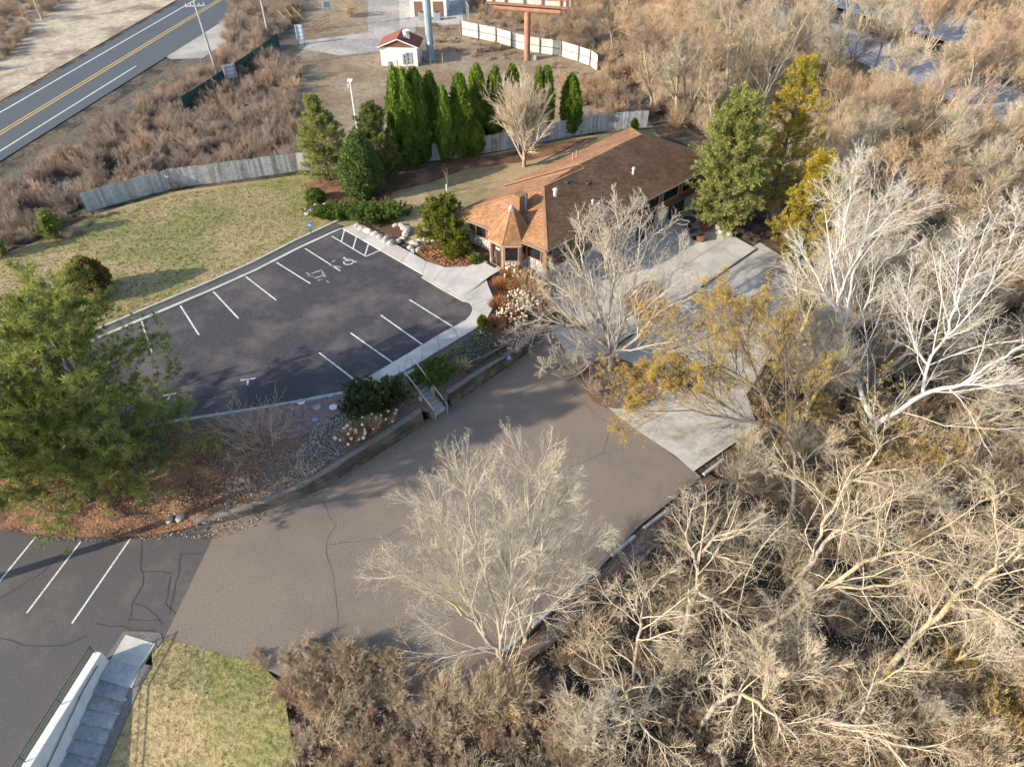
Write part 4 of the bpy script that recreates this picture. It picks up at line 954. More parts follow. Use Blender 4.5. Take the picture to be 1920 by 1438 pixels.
# steel mast
b = P(808, 112); t = thing('steel_mast', 'thick blue grey steel mast rising beside the shed', 'mast', (b.x, b.y, ZU))
MB().tube((0, 0, 0), (0, 0, 24), .52, .36, 12).build('mast_shaft', M['steel'], t); MB().tube((0, 0, 0), (0, 0, .12), .85, n=20).build('base_plate', M['steel'], t)
for k in range(10):
    a = k * R(36); MB().tube((.7 * math.cos(a), .7 * math.sin(a), .1), (.7 * math.cos(a), .7 * math.sin(a), .26), .05, n=6).build('bolt', M['mgrey'], t)
MB().box((-.1, -.5, 2.2), (.25, .06, .3)).build('small_plate', M['signwhite'], t)
for x, y in ((808, 121), (830, 118), (820, 108), (746, 131), (765, 133), (790, 122)):
    b = P(x, y); tag(MB().tube((b.x, b.y, ZU), (b.x, b.y, ZU + 1.1), .09, n=8).build('bollard', M['wood']), 'short pale timber bollard near the steel mast and shed', 'bollard', 'bollards by the mast')
# building and units top
bb = thing('service_building', 'pale service building cut by the top edge behind the mast', 'building')
q = P(770, 32), P(838, 32); MB().box(((q[0].x + q[1].x) / 2, q[0].y + 3.5, ZU + 1.6), (q[1].x - q[0].x, 7, 3.2)).build('wall', M['shedwall'], bb)
MB().box(((q[0].x + q[1].x) / 2, q[0].y + 3.5, ZU + 3.3), (q[1].x - q[0].x + .6, 7.6, .2)).build('roof', M['mgrey'], bb)
for xx, w in ((785, 1.2), (822, 1.5)):
    a = P(xx, 32); MB().box((a.x, a.y - .04, ZU + 1.1), (w, .08, 2.1)).build('door', M['trim'], bb)
for i, x in enumerate((792, 820)):
    b = P(x, 38); t = thing('air_unit', 'grey air conditioning unit %s of the mast foot at the service building' % ('left', 'right')[i], 'air conditioner', (b.x, b.y, ZU))
    MB().box((0, 0, .55), (1.1, .8, 1.1)).build('casing', M['mailgrey'], t, bevel=.04); MB().tube((0, 0, 1.1), (0, 0, 1.14), .4, n=16).build('fan_grille', M['mdark'], t)
# billboard seen from behind
b = P(988, 113); t = thing('billboard', 'billboard seen from behind on a rust brown single column', 'billboard', (b.x, b.y, ZU))
hb = HG(988, 113, 22)
MB().tube((0, 0, -.2), (0, 0, hb), .42, n=16).build('column', M['rust'], t)
sl = Vector((1, -.28, 0)).normalized(); ctr = Vector((-.2, 0, hb + .25)); nv = Vector((-sl.y, sl.x, 0))
MB().tube(ctr - sl * 4.2, ctr + sl * 4.6, .36, n=14).build('torsion_tube', M['rust'], t)
MB().beam(ctr - sl * 5.3 + Z * .55 - nv * .3, ctr + sl * 5.6 + Z * .55 - nv * .3, .9, .06).build('catwalk', M['rust'], t)
for i in range(12):
    u_ = -5.0 + i * .93; a = ctr + sl * u_ + nv * .5
    MB().beam(a + Z * 2.6 - sl * .44, a + Z * 2.6 + sl * .44, .08, 4.2).build('backing_panel', M['ply'], t)
for u_ in (-4.6, -2.9, -.4, 2.0, 4.4, 5.2): a = ctr + sl * u_ + nv * .3; MB().beam(a - Z * .7, a + Z * 4.6, .18, .2).build('upright', M['rust'], t)
for zz in (1.2, 3.2): a = ctr + nv * .35 + Z * zz; MB().beam(a - sl * 5.1, a + sl * 5.2, .1, .12).build('stringer', M['rust'], t)
b = P(999, 112); MB().box((b.x, b.y, ZU + .3), (.9, .6, .6)).build('concrete_block', M['concrete']); tag(bpy.data.objects['concrete_block'], 'pale concrete block at the foot of the billboard column', 'block')

# ------------------------------------------------------------------ wheel stops along the lower yard
for i, (a, b, l) in enumerate((((1326, 884), (1350, 866), 'farthest'), ((1210, 988), (1250, 958), ''), ((1146, 1042), (1192, 1003), ''), ((1076, 1106), (1106, 1080), ''), ((1000, 1172), (1045, 1132), ''), ((949, 1216), (975, 1194), ''), ((835, 1313), (913, 1276), ''))):
    p, q = P(*a, .08), P(*b, .08); c = (p + q) / 2; u = (q - p).normalized() * .95
    mb = MB(); n = Vector((-u.y, u.x, 0)).normalized()
    mb.hexa([c - u - n * .12 - Z * .09, c + u - n * .12 - Z * .09, c + u + n * .12 - Z * .09, c - u + n * .12 - Z * .09], [c - u - n * .08 + Z * .07, c + u - n * .08 + Z * .07, c + u + n * .08 + Z * .07, c - u + n * .08 + Z * .07])
    lab = ['short pale wheel stop by the concrete pad under the yellow tree', 'pale wheel stop nearest the concrete pad on the driveway edge', 'clearest pale wheel stop on the driveway edge right of the cream tree', 'wheel stop behind the right branches of the cream tree',
           'wheel stop just right of the forked trunk', 'wheel stop between the two foreground trunks', 'long weathered kerb block in the brush left of the front trunk'][i]
    tag(mb.build('wheel_stop', M['conc2'], bevel=.015), lab, 'wheel stop', 'wheel stops along the driveway edge')
sheet('driveway_edge_litter', [P(*q, 0) for q in ((1330, 890), (1216, 985), (1110, 1092), (975, 1214), (900, 1290), (930, 1300), (1010, 1225), (1150, 1100), (1250, 1005), (1360, 905))], lambda x, y: .012, M['bedsoil'])
tb = thing('timber_edging', 'weathered timber edging between the driveway and the woods', 'edging')
pts = [P(*q, 0) for q in ((1335, 912), (1252, 1000), (1155, 1092), (1010, 1225))]
for a, b in zip(pts, pts[1:]):
    rs = resample([a, b], 2.4)
    for p, q in zip(rs, rs[1:]): MB().beam(p + Z * .03, q + Z * .03 - (q - p).normalized() * .02, .18, .22, rng.random()).build('timber', M['timber'], tb)
a, b = P(1400, 842, 0), P(1440, 805, 0); tag(MB().beam(a + Z * .2, b + Z * .25, .4, .35).build('squared_log', M['wood'], bevel=.04), 'squared brown log at the corner of the concrete pad', 'log')

# ------------------------------------------------------------------ vegetation generators
def nrm(v): return v / (np.linalg.norm(v, axis=-1, keepdims=True) + 1e-9)
def grow(g, S, D, L, r0, K, wob, trop=(0, 0, 0), taper=.35):
    N = len(S); pts = np.empty((N, K + 1, 3)); pts[:, 0] = S; d = nrm(D); tr = np.asarray(trop, float)
    for k in range(K):
        d = nrm(d + g.normal(0, wob, (N, 3)) + tr); pts[:, k + 1] = pts[:, k] + d * (L / K)[:, None]
    rad = r0[:, None] * np.linspace(1, taper, K + 1)[None]
    return pts, rad
def spawn(g, pts, rad, m, lr, ang, tmin=.25, rr=.6, upb=0.0, L=None, flat=0):
    N, K1, _ = pts.shape; K = K1 - 1
    t = (tmin + (1 - tmin) * (np.arange(m)[None] + g.random((N, m))) / m) * K; t = np.minimum(t, K - 1e-3)
    i = t.astype(int); f = (t - i)[..., None]; n = np.arange(N)[:, None]
    S = pts[n, i] * (1 - f) + pts[n, i + 1] * f; T = nrm(pts[n, i + 1] - pts[n, i])
    rp = rad[n, i] * (1 - f[..., 0]) + rad[n, i + 1] * f[..., 0]
    rnd = g.normal(0, 1, (N, m, 3)); rnd[..., 2] *= (1 - flat); side = nrm(rnd - (rnd * T).sum(-1, keepdims=True) * T)
    a = (ang + g.normal(0, .18, (N, m)))[..., None]
    D = T * np.cos(a) + side * np.sin(a); D[..., 2] += upb
    tot = np.linalg.norm(np.diff(pts, axis=1), axis=2).sum(1)
    Lc = tot[:, None] * lr * (1.15 - .75 * (t / K)) * g.uniform(.7, 1.25, (N, m))
    return S.reshape(-1, 3), nrm(D).reshape(-1, 3), Lc.ravel(), (rp * rr).ravel()
def tubes(pts, rad, s):
    N, K1, _ = pts.shape; T = np.gradient(pts, axis=1); T = nrm(T)
    ref = np.where(np.abs(T[..., 2:3]) > .9, np.array([1., 0, 0]), np.array([0, 0, 1.])); A = nrm(np.cross(T, ref)); B = np.cross(T, A)
    th = np.arange(s) * 2 * np.pi / s
    V = pts[:, :, None] + rad[:, :, None, None] * (A[:, :, None] * np.cos(th)[None, None, :, None] + B[:, :, None] * np.sin(th)[None, None, :, None])
    base = (np.arange(N) * K1 * s)[:, None, None] + (np.arange(K1 - 1) * s)[None, :, None]; j = np.arange(s)[None, None]; j2 = (j + 1) % s
    F = np.stack([base + j, base + j2, base + s + j2, base + s + j], -1).reshape(-1, 4)
    return V.reshape(-1, 3), F
def merge(parts):
    V = []; F = []; n = 0
    for v, f in parts: V.append(v); F.append(f + n); n += len(v)
    return np.concatenate(V), np.concatenate(F)
def buds(g, P_, size, m=1, jit=.05):
    c = np.repeat(P_, m, 0) + g.normal(0, jit, (len(P_) * m, 3)); a = nrm(g.normal(0, 1, c.shape)); b = nrm(np.cross(a, g.normal(0, 1, c.shape)))
    s = size * g.uniform(.6, 1.3, (len(c), 1)); V = np.stack([c - a * s, c + b * s * .6, c + a * s, c - b * s * .6], 1).reshape(-1, 3)
    return V, np.arange(len(V)).reshape(-1, 4)
def crown_from(g, trunkpts, trunkrad, levels, twr, top=None, trop=(0, 0, .05)):
    """levels: list of (m, length ratio, angle, K, wobble, sides); returns tube parts and final tips"""
    pts, rad = trunkpts, trunkrad; parts = []; tips = None
    for li, (m, lr, ang, K, wob, s, tmin) in enumerate(levels):
        S, D, L, r = spawn(g, pts, rad, m, lr, ang, tmin, .5)
        r = np.minimum(r, (.05, .026, .016, .012, .01)[li] * twr / .012)
        r = np.maximum(r, twr if li < len(levels) - 1 else twr * .8)
        pts, rad = grow(g, S, D, L, r, K, wob, trop, .4); rad = np.maximum(rad, twr * .55)
        parts.append((pts, rad, s)); tips = pts
    return parts, tips
def bare_tree(name, label, cat, seed, h, tr, bark, twig, loc=(0, 0, 0), stems=1, spread=.55, levels=None, twr=.012, bud=None, budn=2, group=None, fork=.35, wob=.10, lean=(0, 0), budsz=.05, nl=7, limb=.75, rz=0):
    g = np.random.default_rng(seed); root = thing(name, label, cat, loc, rz, group)
    D = np.array([[lean[0], lean[1], 1.0]]).repeat(stems, 0)
    if stems > 1: a = np.arange(stems) * 2 * np.pi / stems + g.random(); D[:, 0] += np.cos(a) * .32; D[:, 1] += np.sin(a) * .32
    S = np.zeros((stems, 3)); S[:, :2] += g.normal(0, .12 if stems > 1 else 0, (stems, 2)); S[:, 2] = -.3
    tp, trd = grow(g, S, D, np.full(stems, h * .72) * g.uniform(.8, 1.0, stems), np.full(stems, tr / (stems ** .4)), 8, wob * .6, (0, 0, .04), .3)
    S, Dd, L, r = spawn(g, tp, trd, nl, limb, spread, fork, .75, .15)
    l1, r1 = grow(g, S, Dd, np.clip(L, h * .18, h * .6), r, 6, wob, (0, 0, .07), .3)
    tk = merge([tubes(tp, trd, 8), tubes(l1, r1, 6)])
    link('trunk', npmesh('trunk', *tk, smooth=True), bark, root)
    lv = levels or [(9, .6, .55, 5, .17, 4, .12), (7, .65, .55, 3, .2, 3, .12), (5, .65, .5, 3, .22, 3, .1)]
    parts, tips = crown_from(g, np.concatenate([l1]), r1, lv, twr)
    link('crown', npmesh('crown', *merge([tubes(*p) for p in parts])), twig, root)
    if bud: 
        e = tips[:, 1:].reshape(-1, 3); V, F = buds(g, e, budsz, budn); link('buds', npmesh('buds', V, F), bud, root)
    return root
def craft_tree(name, label, seed, limbs, bark, twig, levels, twr=.013, bud=None, budn=2, budsz=.05, sides=8, cat='tree', tmin=.25, trop=(0, 0, .05), group=None):
    g = np.random.default_rng(seed); base = Vector(P(*limbs[0][0][:3])); root = thing(name, label, cat, base, 0, group)
    parts = []; allp = []
    for lm in limbs:
        pr = [Vector(P(x, y, z)) - base for x, y, z, r in lm]; rr = [q[3] * .8 for q in lm]
        cp = smooth(pr, 4); cr = np.interp(np.linspace(0, len(pr) - 1, len(cp)), range(len(pr)), rr)
        a = np.array([[tuple(p) for p in cp]]); a[0, 1:-1] += g.normal(0, .05, (a.shape[1] - 2, 3)); b = np.array([cr])
        if lm is limbs[0]: a[0, 0, 2] -= .5
        parts.append(tubes(a, b, sides)); allp.append((a, b))
    link('trunk', npmesh('trunk', *merge(parts), smooth=True), bark, root)
    tw = []; bt = []
    for k, (a, b) in enumerate(allp):
        # resample each limb to a fixed count so that the children follow it
        p, tips = crown_from(g, a, b, levels, twr, trop=trop); tw += [tubes(*q) for q in p]; bt.append(tips[:, 1:].reshape(-1, 3))
    link('crown', npmesh('crown', *merge(tw)), twig, root)
    if bud: V, F = buds(g, np.concatenate(bt), budsz, budn); link('buds', npmesh('buds', V, F), bud, root)
    return root
def tufts(g, P_, D_, m, ln, w, up=.35, spread=.9):
    N = len(P_); c = np.repeat(P_, m, 0); d = nrm(np.repeat(D_, m, 0) + g.normal(0, spread, (N * m, 3)) + np.array([0, 0, up]))
    s = nrm(np.cross(d, g.normal(0, 1, d.shape))) * w * .5; L = (ln * g.uniform(.6, 1.2, (N * m, 1)))
    V = np.stack([c - s * .4, c + d * L * .55 + s, c + d * L, c + d * L * .55 - s], 1).reshape(-1, 3)
    return V, np.arange(N * m * 4).reshape(-1, 4), np.repeat(g.random(N), m) * .6 + g.random(N * m) * .4
def pine(name, label, seed, h, rad, loc, needles, bark='barkdark', whorls=14, nb=6, sub=9, m=11, ln=.32, w=.05, zmin=.12, power=.8, droop=-.02, group=None, cat='tree', dens=1, curve=.04, gap=.0, fullness=.55, irr=.25):
    g = np.random.default_rng(seed); root = thing(name, label, cat, loc, 0, group)
    tp, tr_ = grow(g, np.array([[0, 0, -.3]]), np.array([[0, 0, 1.]]), np.array([h + .3]), np.array([h * .018 + .05]), 10, .02, (0, 0, .05), .12)
    S = []; D = []; L = []; r = []
    for k in range(whorls):
        f = zmin + (1 - zmin) * (k + g.uniform(-.2, .2)) / whorls; n = nb if f < .8 else max(3, nb - 2); a0 = g.random() * 6.28
        for j in range(n):
            if g.random() < gap: continue
            a = a0 + j * 6.283 / n + g.normal(0, .15); i = min(9.99, max(0, f * 10)); q = tp[0, int(i)] * (1 - i % 1) + tp[0, int(i) + 1] * (i % 1)
            prof = (1 - f) ** power * min(1, .55 + f * 2.0) + .04
            S.append(q); D.append((math.cos(a), math.sin(a), .12 + f * .75)); L.append(rad * prof * g.uniform(1 - irr, 1 + irr)); r.append(.025 + .05 * (1 - f) * h / 12)
    S, D, L, r = map(np.array, (S, D, L, r))
    bp, br = grow(g, S, D, L, r, 6, .07, (0, 0, droop + curve), .25)
    link('trunk', npmesh('trunk', *merge([tubes(tp, tr_, 8), tubes(bp, br, 4)]), smooth=True), M[bark], root)
    S, Dd, L2, r2 = spawn(g, bp, br, sub, .42, .8, .18, .5, .08, flat=.6)
    sp, sr = grow(g, S, Dd, np.maximum(L2, .35), np.maximum(r2, .01), 3, .12, (0, 0, .05), .4)
    T = tubes(sp, sr, 3)
    link('twigs', npmesh('twigs', *T), M[bark], root)
    # needle tufts along the side twigs and branch ends
    pos = []; dr = []
    for k in range(1 if dens else 2, 4):
        for e in ((0, .5) if dens > 1 else (0,)):
            pos.append(sp[:, k] * (1 - e) + sp[:, k - 1] * e); dr.append(nrm(sp[:, k] - sp[:, k - 1]))
    for k in range(4, 7): pos.append(bp[:, k]); dr.append(nrm(bp[:, k] - bp[:, k - 1]))
    pos.append(tp[0, 8:]); dr.append(nrm(np.ones((3, 3)) * np.array([0, 0, 1.])))
    pos = np.concatenate(pos); dr = np.concatenate(dr)
    V, F, t = tufts(g, pos, dr, m, ln, w)
    link('needles', npmesh('needles', V, F, tint=t), M[needles], root)
    return root
def dense_bush(name, label, seed, prof, n, leaf, loc, m, core='arbcore', h=1, r=1, cat='shrub', group=None, lump=.12, stand=.55, trunk=True, lean=0):
    """prof(t): radius factor at height t; scale sprays over a lumpy inner body"""
    g = np.random.default_rng(seed); root = thing(name, label, cat, loc, g.random() * 6, group)
    ph = g.random(6) * 6
    def R_(t, a): return r * np.interp(t, *prof) * (1 + lump * np.sin(3 * a + ph[0] + t * 5) + lump * .7 * np.sin(5 * a + ph[1] - t * 11) + lump * .5 * np.sin(9 * a + ph[2] + t * 23))
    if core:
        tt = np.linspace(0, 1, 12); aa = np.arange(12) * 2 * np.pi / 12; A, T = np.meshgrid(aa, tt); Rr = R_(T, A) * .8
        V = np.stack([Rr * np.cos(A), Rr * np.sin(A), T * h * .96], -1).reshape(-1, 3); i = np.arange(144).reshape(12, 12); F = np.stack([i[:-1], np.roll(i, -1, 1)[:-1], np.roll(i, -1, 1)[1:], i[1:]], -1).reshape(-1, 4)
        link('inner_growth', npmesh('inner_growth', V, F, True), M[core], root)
    if trunk:
        tp = np.array([[[0, 0, -.2], [0, 0, h * .3], [0, 0, h * .6]]]); link('trunk', npmesh('trunk', *tubes(tp, np.array([[.09, .07, .04]]) * (h / 5 + .4), 6)), M['barkdark'], root)
    w = np.interp(np.linspace(0, 1, 200), *prof) + .03; cdf = np.cumsum(w) / w.sum(); t = np.interp(g.random(n), cdf, np.linspace(0, 1, 200)); a = g.random(n) * 2 * np.pi
    Rr = R_(t, a) * g.uniform(.8, 1.06, n); c = np.stack([Rr * np.cos(a), Rr * np.sin(a), t * h], -1); out = np.stack([np.cos(a), np.sin(a), np.zeros(n)], -1)
    d = nrm(out * (1 - stand) + np.array([0, 0, 1.]) * stand + g.normal(0, .35, (n, 3))); s = nrm(np.cross(d, out + g.normal(0, .4, (n, 3))))
    L = leaf * g.uniform(.6, 1.3, (n, 1)); V = np.stack([c - s * L * .12, c + d * L * .5 + s * L * .33, c + d * L, c + d * L * .5 - s * L * .33], 1).reshape(-1, 3)
    link('foliage', npmesh('foliage', V, np.arange(4 * n).reshape(-1, 4), tint=.6 * g.random(n) + .4 * (.5 + .5 * np.sin(4 * a + t * 17 + ph[3]))), M[m], root)
    return root
def ground_at(px, py, z): p = P(px, py, z); return (p.x, p.y, z)

# evergreens round the lawn
pine('pine_tree', 'loose open pine with visible trunk at the left end of the evergreen group', 1, HG(617, 338, 182), 3.0, ground_at(617, 338, ZU), 'pineolive', whorls=13, nb=6, sub=10, m=15, ln=.32, w=.04, irr=.4)
pine('pine_tree', 'dark loose pine between the cone shaped cedar and the columnar cedars', 2, HG(718, 335, 196), 2.9, ground_at(716, 335, ZU), 'pinedark', whorls=13, nb=6, sub=10, m=15, ln=.32, w=.04, irr=.4)
egg = ([0, .1, .3, .5, .8, .95, 1], [.55, .85, 1, .92, .55, .25, .05])
dense_bush('cone_cedar', 'broad egg shaped dark green cedar in front of the two loose pines', 3, egg, 17000, .20, ground_at(683, 366, ZU), 'cedar', h=HG(683, 368, 250), r=1.95, cat='tree', lump=.05)
col = ([0, .05, .25, .6, .85, .96, 1], [.6, .85, 1, .95, .62, .3, .06])
lab = ['leftmost bright green columnar cedar of the row behind the lawn', 'second columnar cedar fused to the leftmost bright one', 'tall columnar cedar third from the left of the row', 'columnar cedar left of the short narrow one', 'short narrow columnar cedar in front of the fence gap',
       'tall columnar cedar right of the short narrow one', 'thin dark cedar squeezed between two taller columns', 'wide tall columnar cedar left of the bright topped one', 'bright topped columnar cedar beside the round bare tree', 'columnar cedar behind the left of the bare round tree',
       'thin cedar tip showing behind the bare round tree', 'dark cedar tip behind the right of the bare round tree', 'lone columnar cedar right of the bare round tree', 'low slanting cedar at the foot of the wide columnar one']
ap_ = [(757, 306, 131, 1.0), (771, 308, 134, .95), (790, 303, 131, 1.0), (815, 292, 138, .95), (837, 300, 164, .8), (868, 292, 141, 1.02), (883, 285, 182, .6), (898, 270, 125, 1.0), (930, 270, 129, .9), (960, 262, 124, .85), (1008, 258, 129, .6), (1022, 256, 126, .8), (1068, 250, 143, 1.0), (893, 290, 225, .75)]
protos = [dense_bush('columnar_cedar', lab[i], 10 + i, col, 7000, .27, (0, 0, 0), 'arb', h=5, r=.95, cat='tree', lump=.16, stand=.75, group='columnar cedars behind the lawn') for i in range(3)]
for i, (x, y, yt, r) in enumerate(ap_):
    loc = ground_at(x, y, ZU); h = HG(x, y, yt); src = protos[i % 3]; s = (r * 1.02, r * 1.02, h / 5)
    if i < 3: src.location = loc; src.scale = s
    else: dup(src, loc, rng.uniform(0, 6), s, lab[i])
dup(protos[1], ground_at(1188, 250, ZU), 1, (.4, .4, HG(1188, 250, 222) / 5), 'tiny columnar cedar against the fence above the roof peak')
bare_tree('round_bare_tree', 'round crowned leafless tree with pale fine branches in front of the cedars', 'tree', 31, HG(983, 313, 128), .2, M['bark'], M['twigpale'], ground_at(983, 313, ZU), spread=.8, fork=.1, nl=36, limb=.95, twr=.013, wob=.07, levels=[(10, .55, .42, 4, .08, 3, .12), (8, .6, .4, 3, .1, 3, .1)])
pine('spruce_tree', 'big olive green spruce at the far right corner of the building', 5, HG(1350, 415, 178, 1.0), 3.7, ground_at(1350, 418, .9), 'pineolive', whorls=17, nb=7, sub=11, m=14, ln=.38, w=.06, power=.42, zmin=.05, dens=1, irr=.35)
pine('yellow_pine', 'golden yellow pine behind the big olive spruce', 6, HG(1452, 390, 115, .5), 3.4, ground_at(1440, 392, .6), 'pineyel', whorls=13, nb=6, sub=9, m=16, ln=.34, w=.05, power=.6, dens=0, irr=.5)
pine('yellow_pine', 'yellow green conifer half hidden behind the white barked tree', 7, HG(1490, 500, 285, 0), 2.9, ground_at(1492, 500, 0), 'pineyel', whorls=12, nb=6, sub=9, m=14, ln=.34, w=.05, power=.6)
# the big pines at the left
bz = 1.1
pine('white_pine', 'largest white pine in the foreground left with layered branches', 8, HG(252, 880, 540, bz), 4.7, ground_at(252, 880, bz), 'pine', whorls=9, nb=8, sub=13, m=24, ln=.34, w=.036, power=.40, dens=1, zmin=.10, irr=.45, curve=.02)
pine('white_pine', 'second white pine partly cut by the left edge of the frame', 9, HG(55, 900, 590, bz), 4.6, ground_at(40, 905, bz), 'pine', whorls=8, nb=8, sub=12, m=22, ln=.34, w=.036, power=.40, dens=1, zmin=.12, irr=.4)
pine('white_pine', 'lower white pine filling the gap under the largest pine', 12, 7.5, 4.6, ground_at(165, 940, .6), 'pine', whorls=7, nb=8, sub=11, m=22, ln=.34, w=.036, power=.5, dens=1, zmin=.2, irr=.4)
pine('white_pine', 'tall pine with a bare lower trunk beyond the left edge of the frame', 13, 14.5, 3.6, (*P(-110, 1115, 0)[:2], -.1), 'pine', whorls=8, nb=7, sub=10, m=12, ln=.34, w=.06, power=.4, dens=1, zmin=.52)
# single shrubs
loc = ground_at(178, 553, ZU); dense_bush('cedar_shrub', 'round rusty brown and green cedar alone on the lawn', 21, egg, 6000, .20, loc, 'rustbush', h=HG(178, 553, 484), r=1.5, lump=.06)
pine('young_spruce', 'small young spruce at the lawn edge near the fence end', 22, HG(102, 443, 400), 1.0, ground_at(102, 443, ZU), 'pine', whorls=9, nb=6, sub=6, m=8, ln=.22, w=.05)
pine('young_spruce', 'tiny dark spruce at the left edge of the frame', 23, 2.2, .9, ground_at(-4, 480, ZU), 'pine', whorls=7, nb=6, sub=6, m=8, ln=.22, w=.05)
ball = ([0, .2, .5, .8, 1], [.75, 1, .95, .6, .1])
for x, y, h, r, m, l, n in ((592, 376, 1.1, .85, 'juniper', 'small rounded green shrub left of the mulch bed', 2200), (852, 478, 1.0, .8, 'yewgold', 'left golden green dwarf shrub in the entrance bed', 2200), (868, 472, .9, .75, 'yewgold', 'right golden green dwarf shrub in the entrance bed', 2200),
                         (905, 612, .9, .3, 'yewgold', 'tiny bright green upright shrub beside the curved walk', 500), (893, 490, .5, .5, 'juniper', 'low green shrub near the entrance stone base', 900)):
    dense_bush('round_shrub', l, int(x), ball, n, .18, ground_at(x, y, ZU), m, h=h, r=r, trunk=False)
pine('yew_tree', 'bushy yellow green yew at the near left corner of the building', 24, 3.6, 2.3, ground_at(833, 452, ZU), 'yewgold', whorls=9, nb=7, sub=9, m=11, ln=.28, w=.07, power=.5, zmin=.03, cat='shrub')
def spreader(name, label, seed, loc, rx, ry, h, m, n=60, rz=0, ln=.25, w=.06, sub=8, mt=9, up=.5):
    g = np.random.default_rng(seed); root = thing(name, label, 'shrub', loc, rz); a = g.random(n) * 6.28
    D = np.stack([np.cos(a), np.sin(a), g.uniform(.1, up, n)], -1); S = np.stack([g.normal(0, rx * .25, n), g.normal(0, ry * .25, n), np.zeros(n)], -1)
    L = g.uniform(.5, 1, n) * np.hypot(rx * np.cos(a), ry * np.sin(a)); bp, br = grow(g, S, D, L, np.full(n, .025), 5, .1, (0, 0, .05), .4); bp[..., 2] = np.minimum(np.abs(bp[..., 2]) , h * g.uniform(.7, 1.1, (n, 1)))
    S, Dd, L2, r2 = spawn(g, bp, br, sub, .35, .7, .15, .6, .15, flat=.5); sp, sr = grow(g, S, Dd, L2, np.full(len(S), .01), 2, .1, (0, 0, .08), .5)
    link('branches', npmesh('branches', *merge([tubes(bp, br, 4), tubes(sp, sr, 3)])), M['barkdark'], root)
    pos = np.concatenate([sp[:, 1], sp[:, 2], (sp[:, 1] + sp[:, 2]) / 2, bp[:, 3], bp[:, 5]]); dr = np.concatenate([nrm(sp[:, 2] - sp[:, 1])] * 3 + [nrm(bp[:, 3] - bp[:, 2]), nrm(bp[:, 5] - bp[:, 4])])
    V, F, t = tufts(g, pos, dr, mt, ln, w, .3, .6); link('foliage', npmesh('foliage', V, F, tint=t), M[m], root)
    return root
spreader('juniper', 'left spreading juniper in front of the egg shaped cedar', 41, ground_at(628, 402, ZU), 2.2, 1.0, .8, 'juniper', 70)
spreader('juniper', 'right spreading bright juniper at the head of the car park', 42, ground_at(712, 410, ZU), 2.6, 1.3, 1.1, 'juniper', 90)
spreader('juniper', 'big dark juniper spilling beside the garden steps', 43, (*P(703, 752, 1.7)[:2], 1.55), 2.1, 1.5, 1.5, 'yewdark', 130, R(25), up=.9)
spreader('clipped_yew', 'low dark green yew right of the garden steps', 44, (*P(815, 700, 1.7)[:2], 1.5), 1.35, 1.1, .55, 'juniper', 90, R(30), ln=.16, w=.06)
# sapling
b = ground_at(838, 362, ZU); bare_tree('sapling', 'thin sapling with white trunk guard on the back lawn', 'tree', 45, 3.4, .035, M['bark'], M['twigred'], b, nl=8, limb=.3, fork=.4, levels=[(4, .5, .5, 2, .1, 3, .2)], twr=.01)
o = [q for q in bpy.data.objects if q.name == 'sapling'][0]; MB().tube((0, 0, 0), (0, 0, .85), .07, n=10).build('trunk_guard', M['mwhite'], o)
# courtyard tree
craft_tree('courtyard_tree', 'large leafless many stemmed tree in front of the building', 51,
    [[(1145, 697, .1, .26), (1142, 650, 1.2, .22), (1128, 590, 2.8, .17), (1100, 520, 5.0, .10), (1080, 440, 7.0, .04)],
     [(1146, 670, .8, .2), (1165, 620, 2.2, .15), (1180, 560, 4, .11), (1205, 480, 6.2, .07), (1235, 420, 7.6, .03)],
     [(1142, 655, 1.1, .18), (1110, 630, 2, .13), (1060, 610, 3, .09), (1010, 600, 3.6, .05), (965, 620, 3.8, .02)],
     [(1150, 660, 1.1, .18), (1190, 640, 2, .12), (1225, 590, 3.4, .09), (1260, 520, 5.2, .05), (1285, 470, 6.4, .02)],
     [(1135, 620, 2, .13), (1100, 580, 3.5, .09), (1050, 540, 5, .06), (1020, 520, 5.6, .02)],
     [(1140, 600, 2.5, .13), (1150, 520, 5.0, .09), (1160, 450, 7.2, .05), (1165, 400, 8.6, .02)],
     [(1146, 665, .9, .13), (1110, 672, 1.5, .08), (1060, 670, 2.2, .05), (1020, 690, 2.4, .02)],
     [(1150, 560, 3.6, .1), (1135, 480, 6, .06), (1120, 410, 8.2, .02)]],
    M['barkpale'], M['twigbright'], [(16, .50, .65, 5, .18, 4, .08), (8, .58, .6, 4, .22, 3, .1), (7, .62, .55, 3, .24, 3, .1)], twr=.0135, trop=(0, 0, .11))
# foreground cream tree, two neighbours
craft_tree('cream_tree', 'front leafless tree with cream twigs spreading over the driveway', 52,
    [[(948, 1318, -.3, .17), (940, 1240, .9, .14), (925, 1210, 1.6, .12), (870, 1150, 3.2, .09), (800, 1100, 4.6, .06), (730, 1070, 5.4, .02)],
     [(941, 1235, 1.0, .12), (930, 1150, 3, .09), (905, 1060, 5.2, .06), (880, 960, 7.4, .03), (870, 900, 8.4, .015)],
     [(925, 1210, 1.6, .1), (870, 1110, 4, .07), (850, 1010, 6, .05), (810, 940, 7.5, .02)],
     [(900, 1185, 2.2, .08), (850, 1090, 4.4, .06), (780, 1000, 6.4, .02)],
     [(938, 1200, 1.9, .08), (960, 1080, 5, .06), (950, 940, 8, .02)]],
    M['barkpale'], M['twigcream'], [(16, .46, .55, 4, .13, 4, .12), (10, .6, .5, 4, .15, 3, .1), (6, .62, .45, 2, .14, 3, .1)], twr=.0065, bud=M['budcream'], budn=1, budsz=.020)
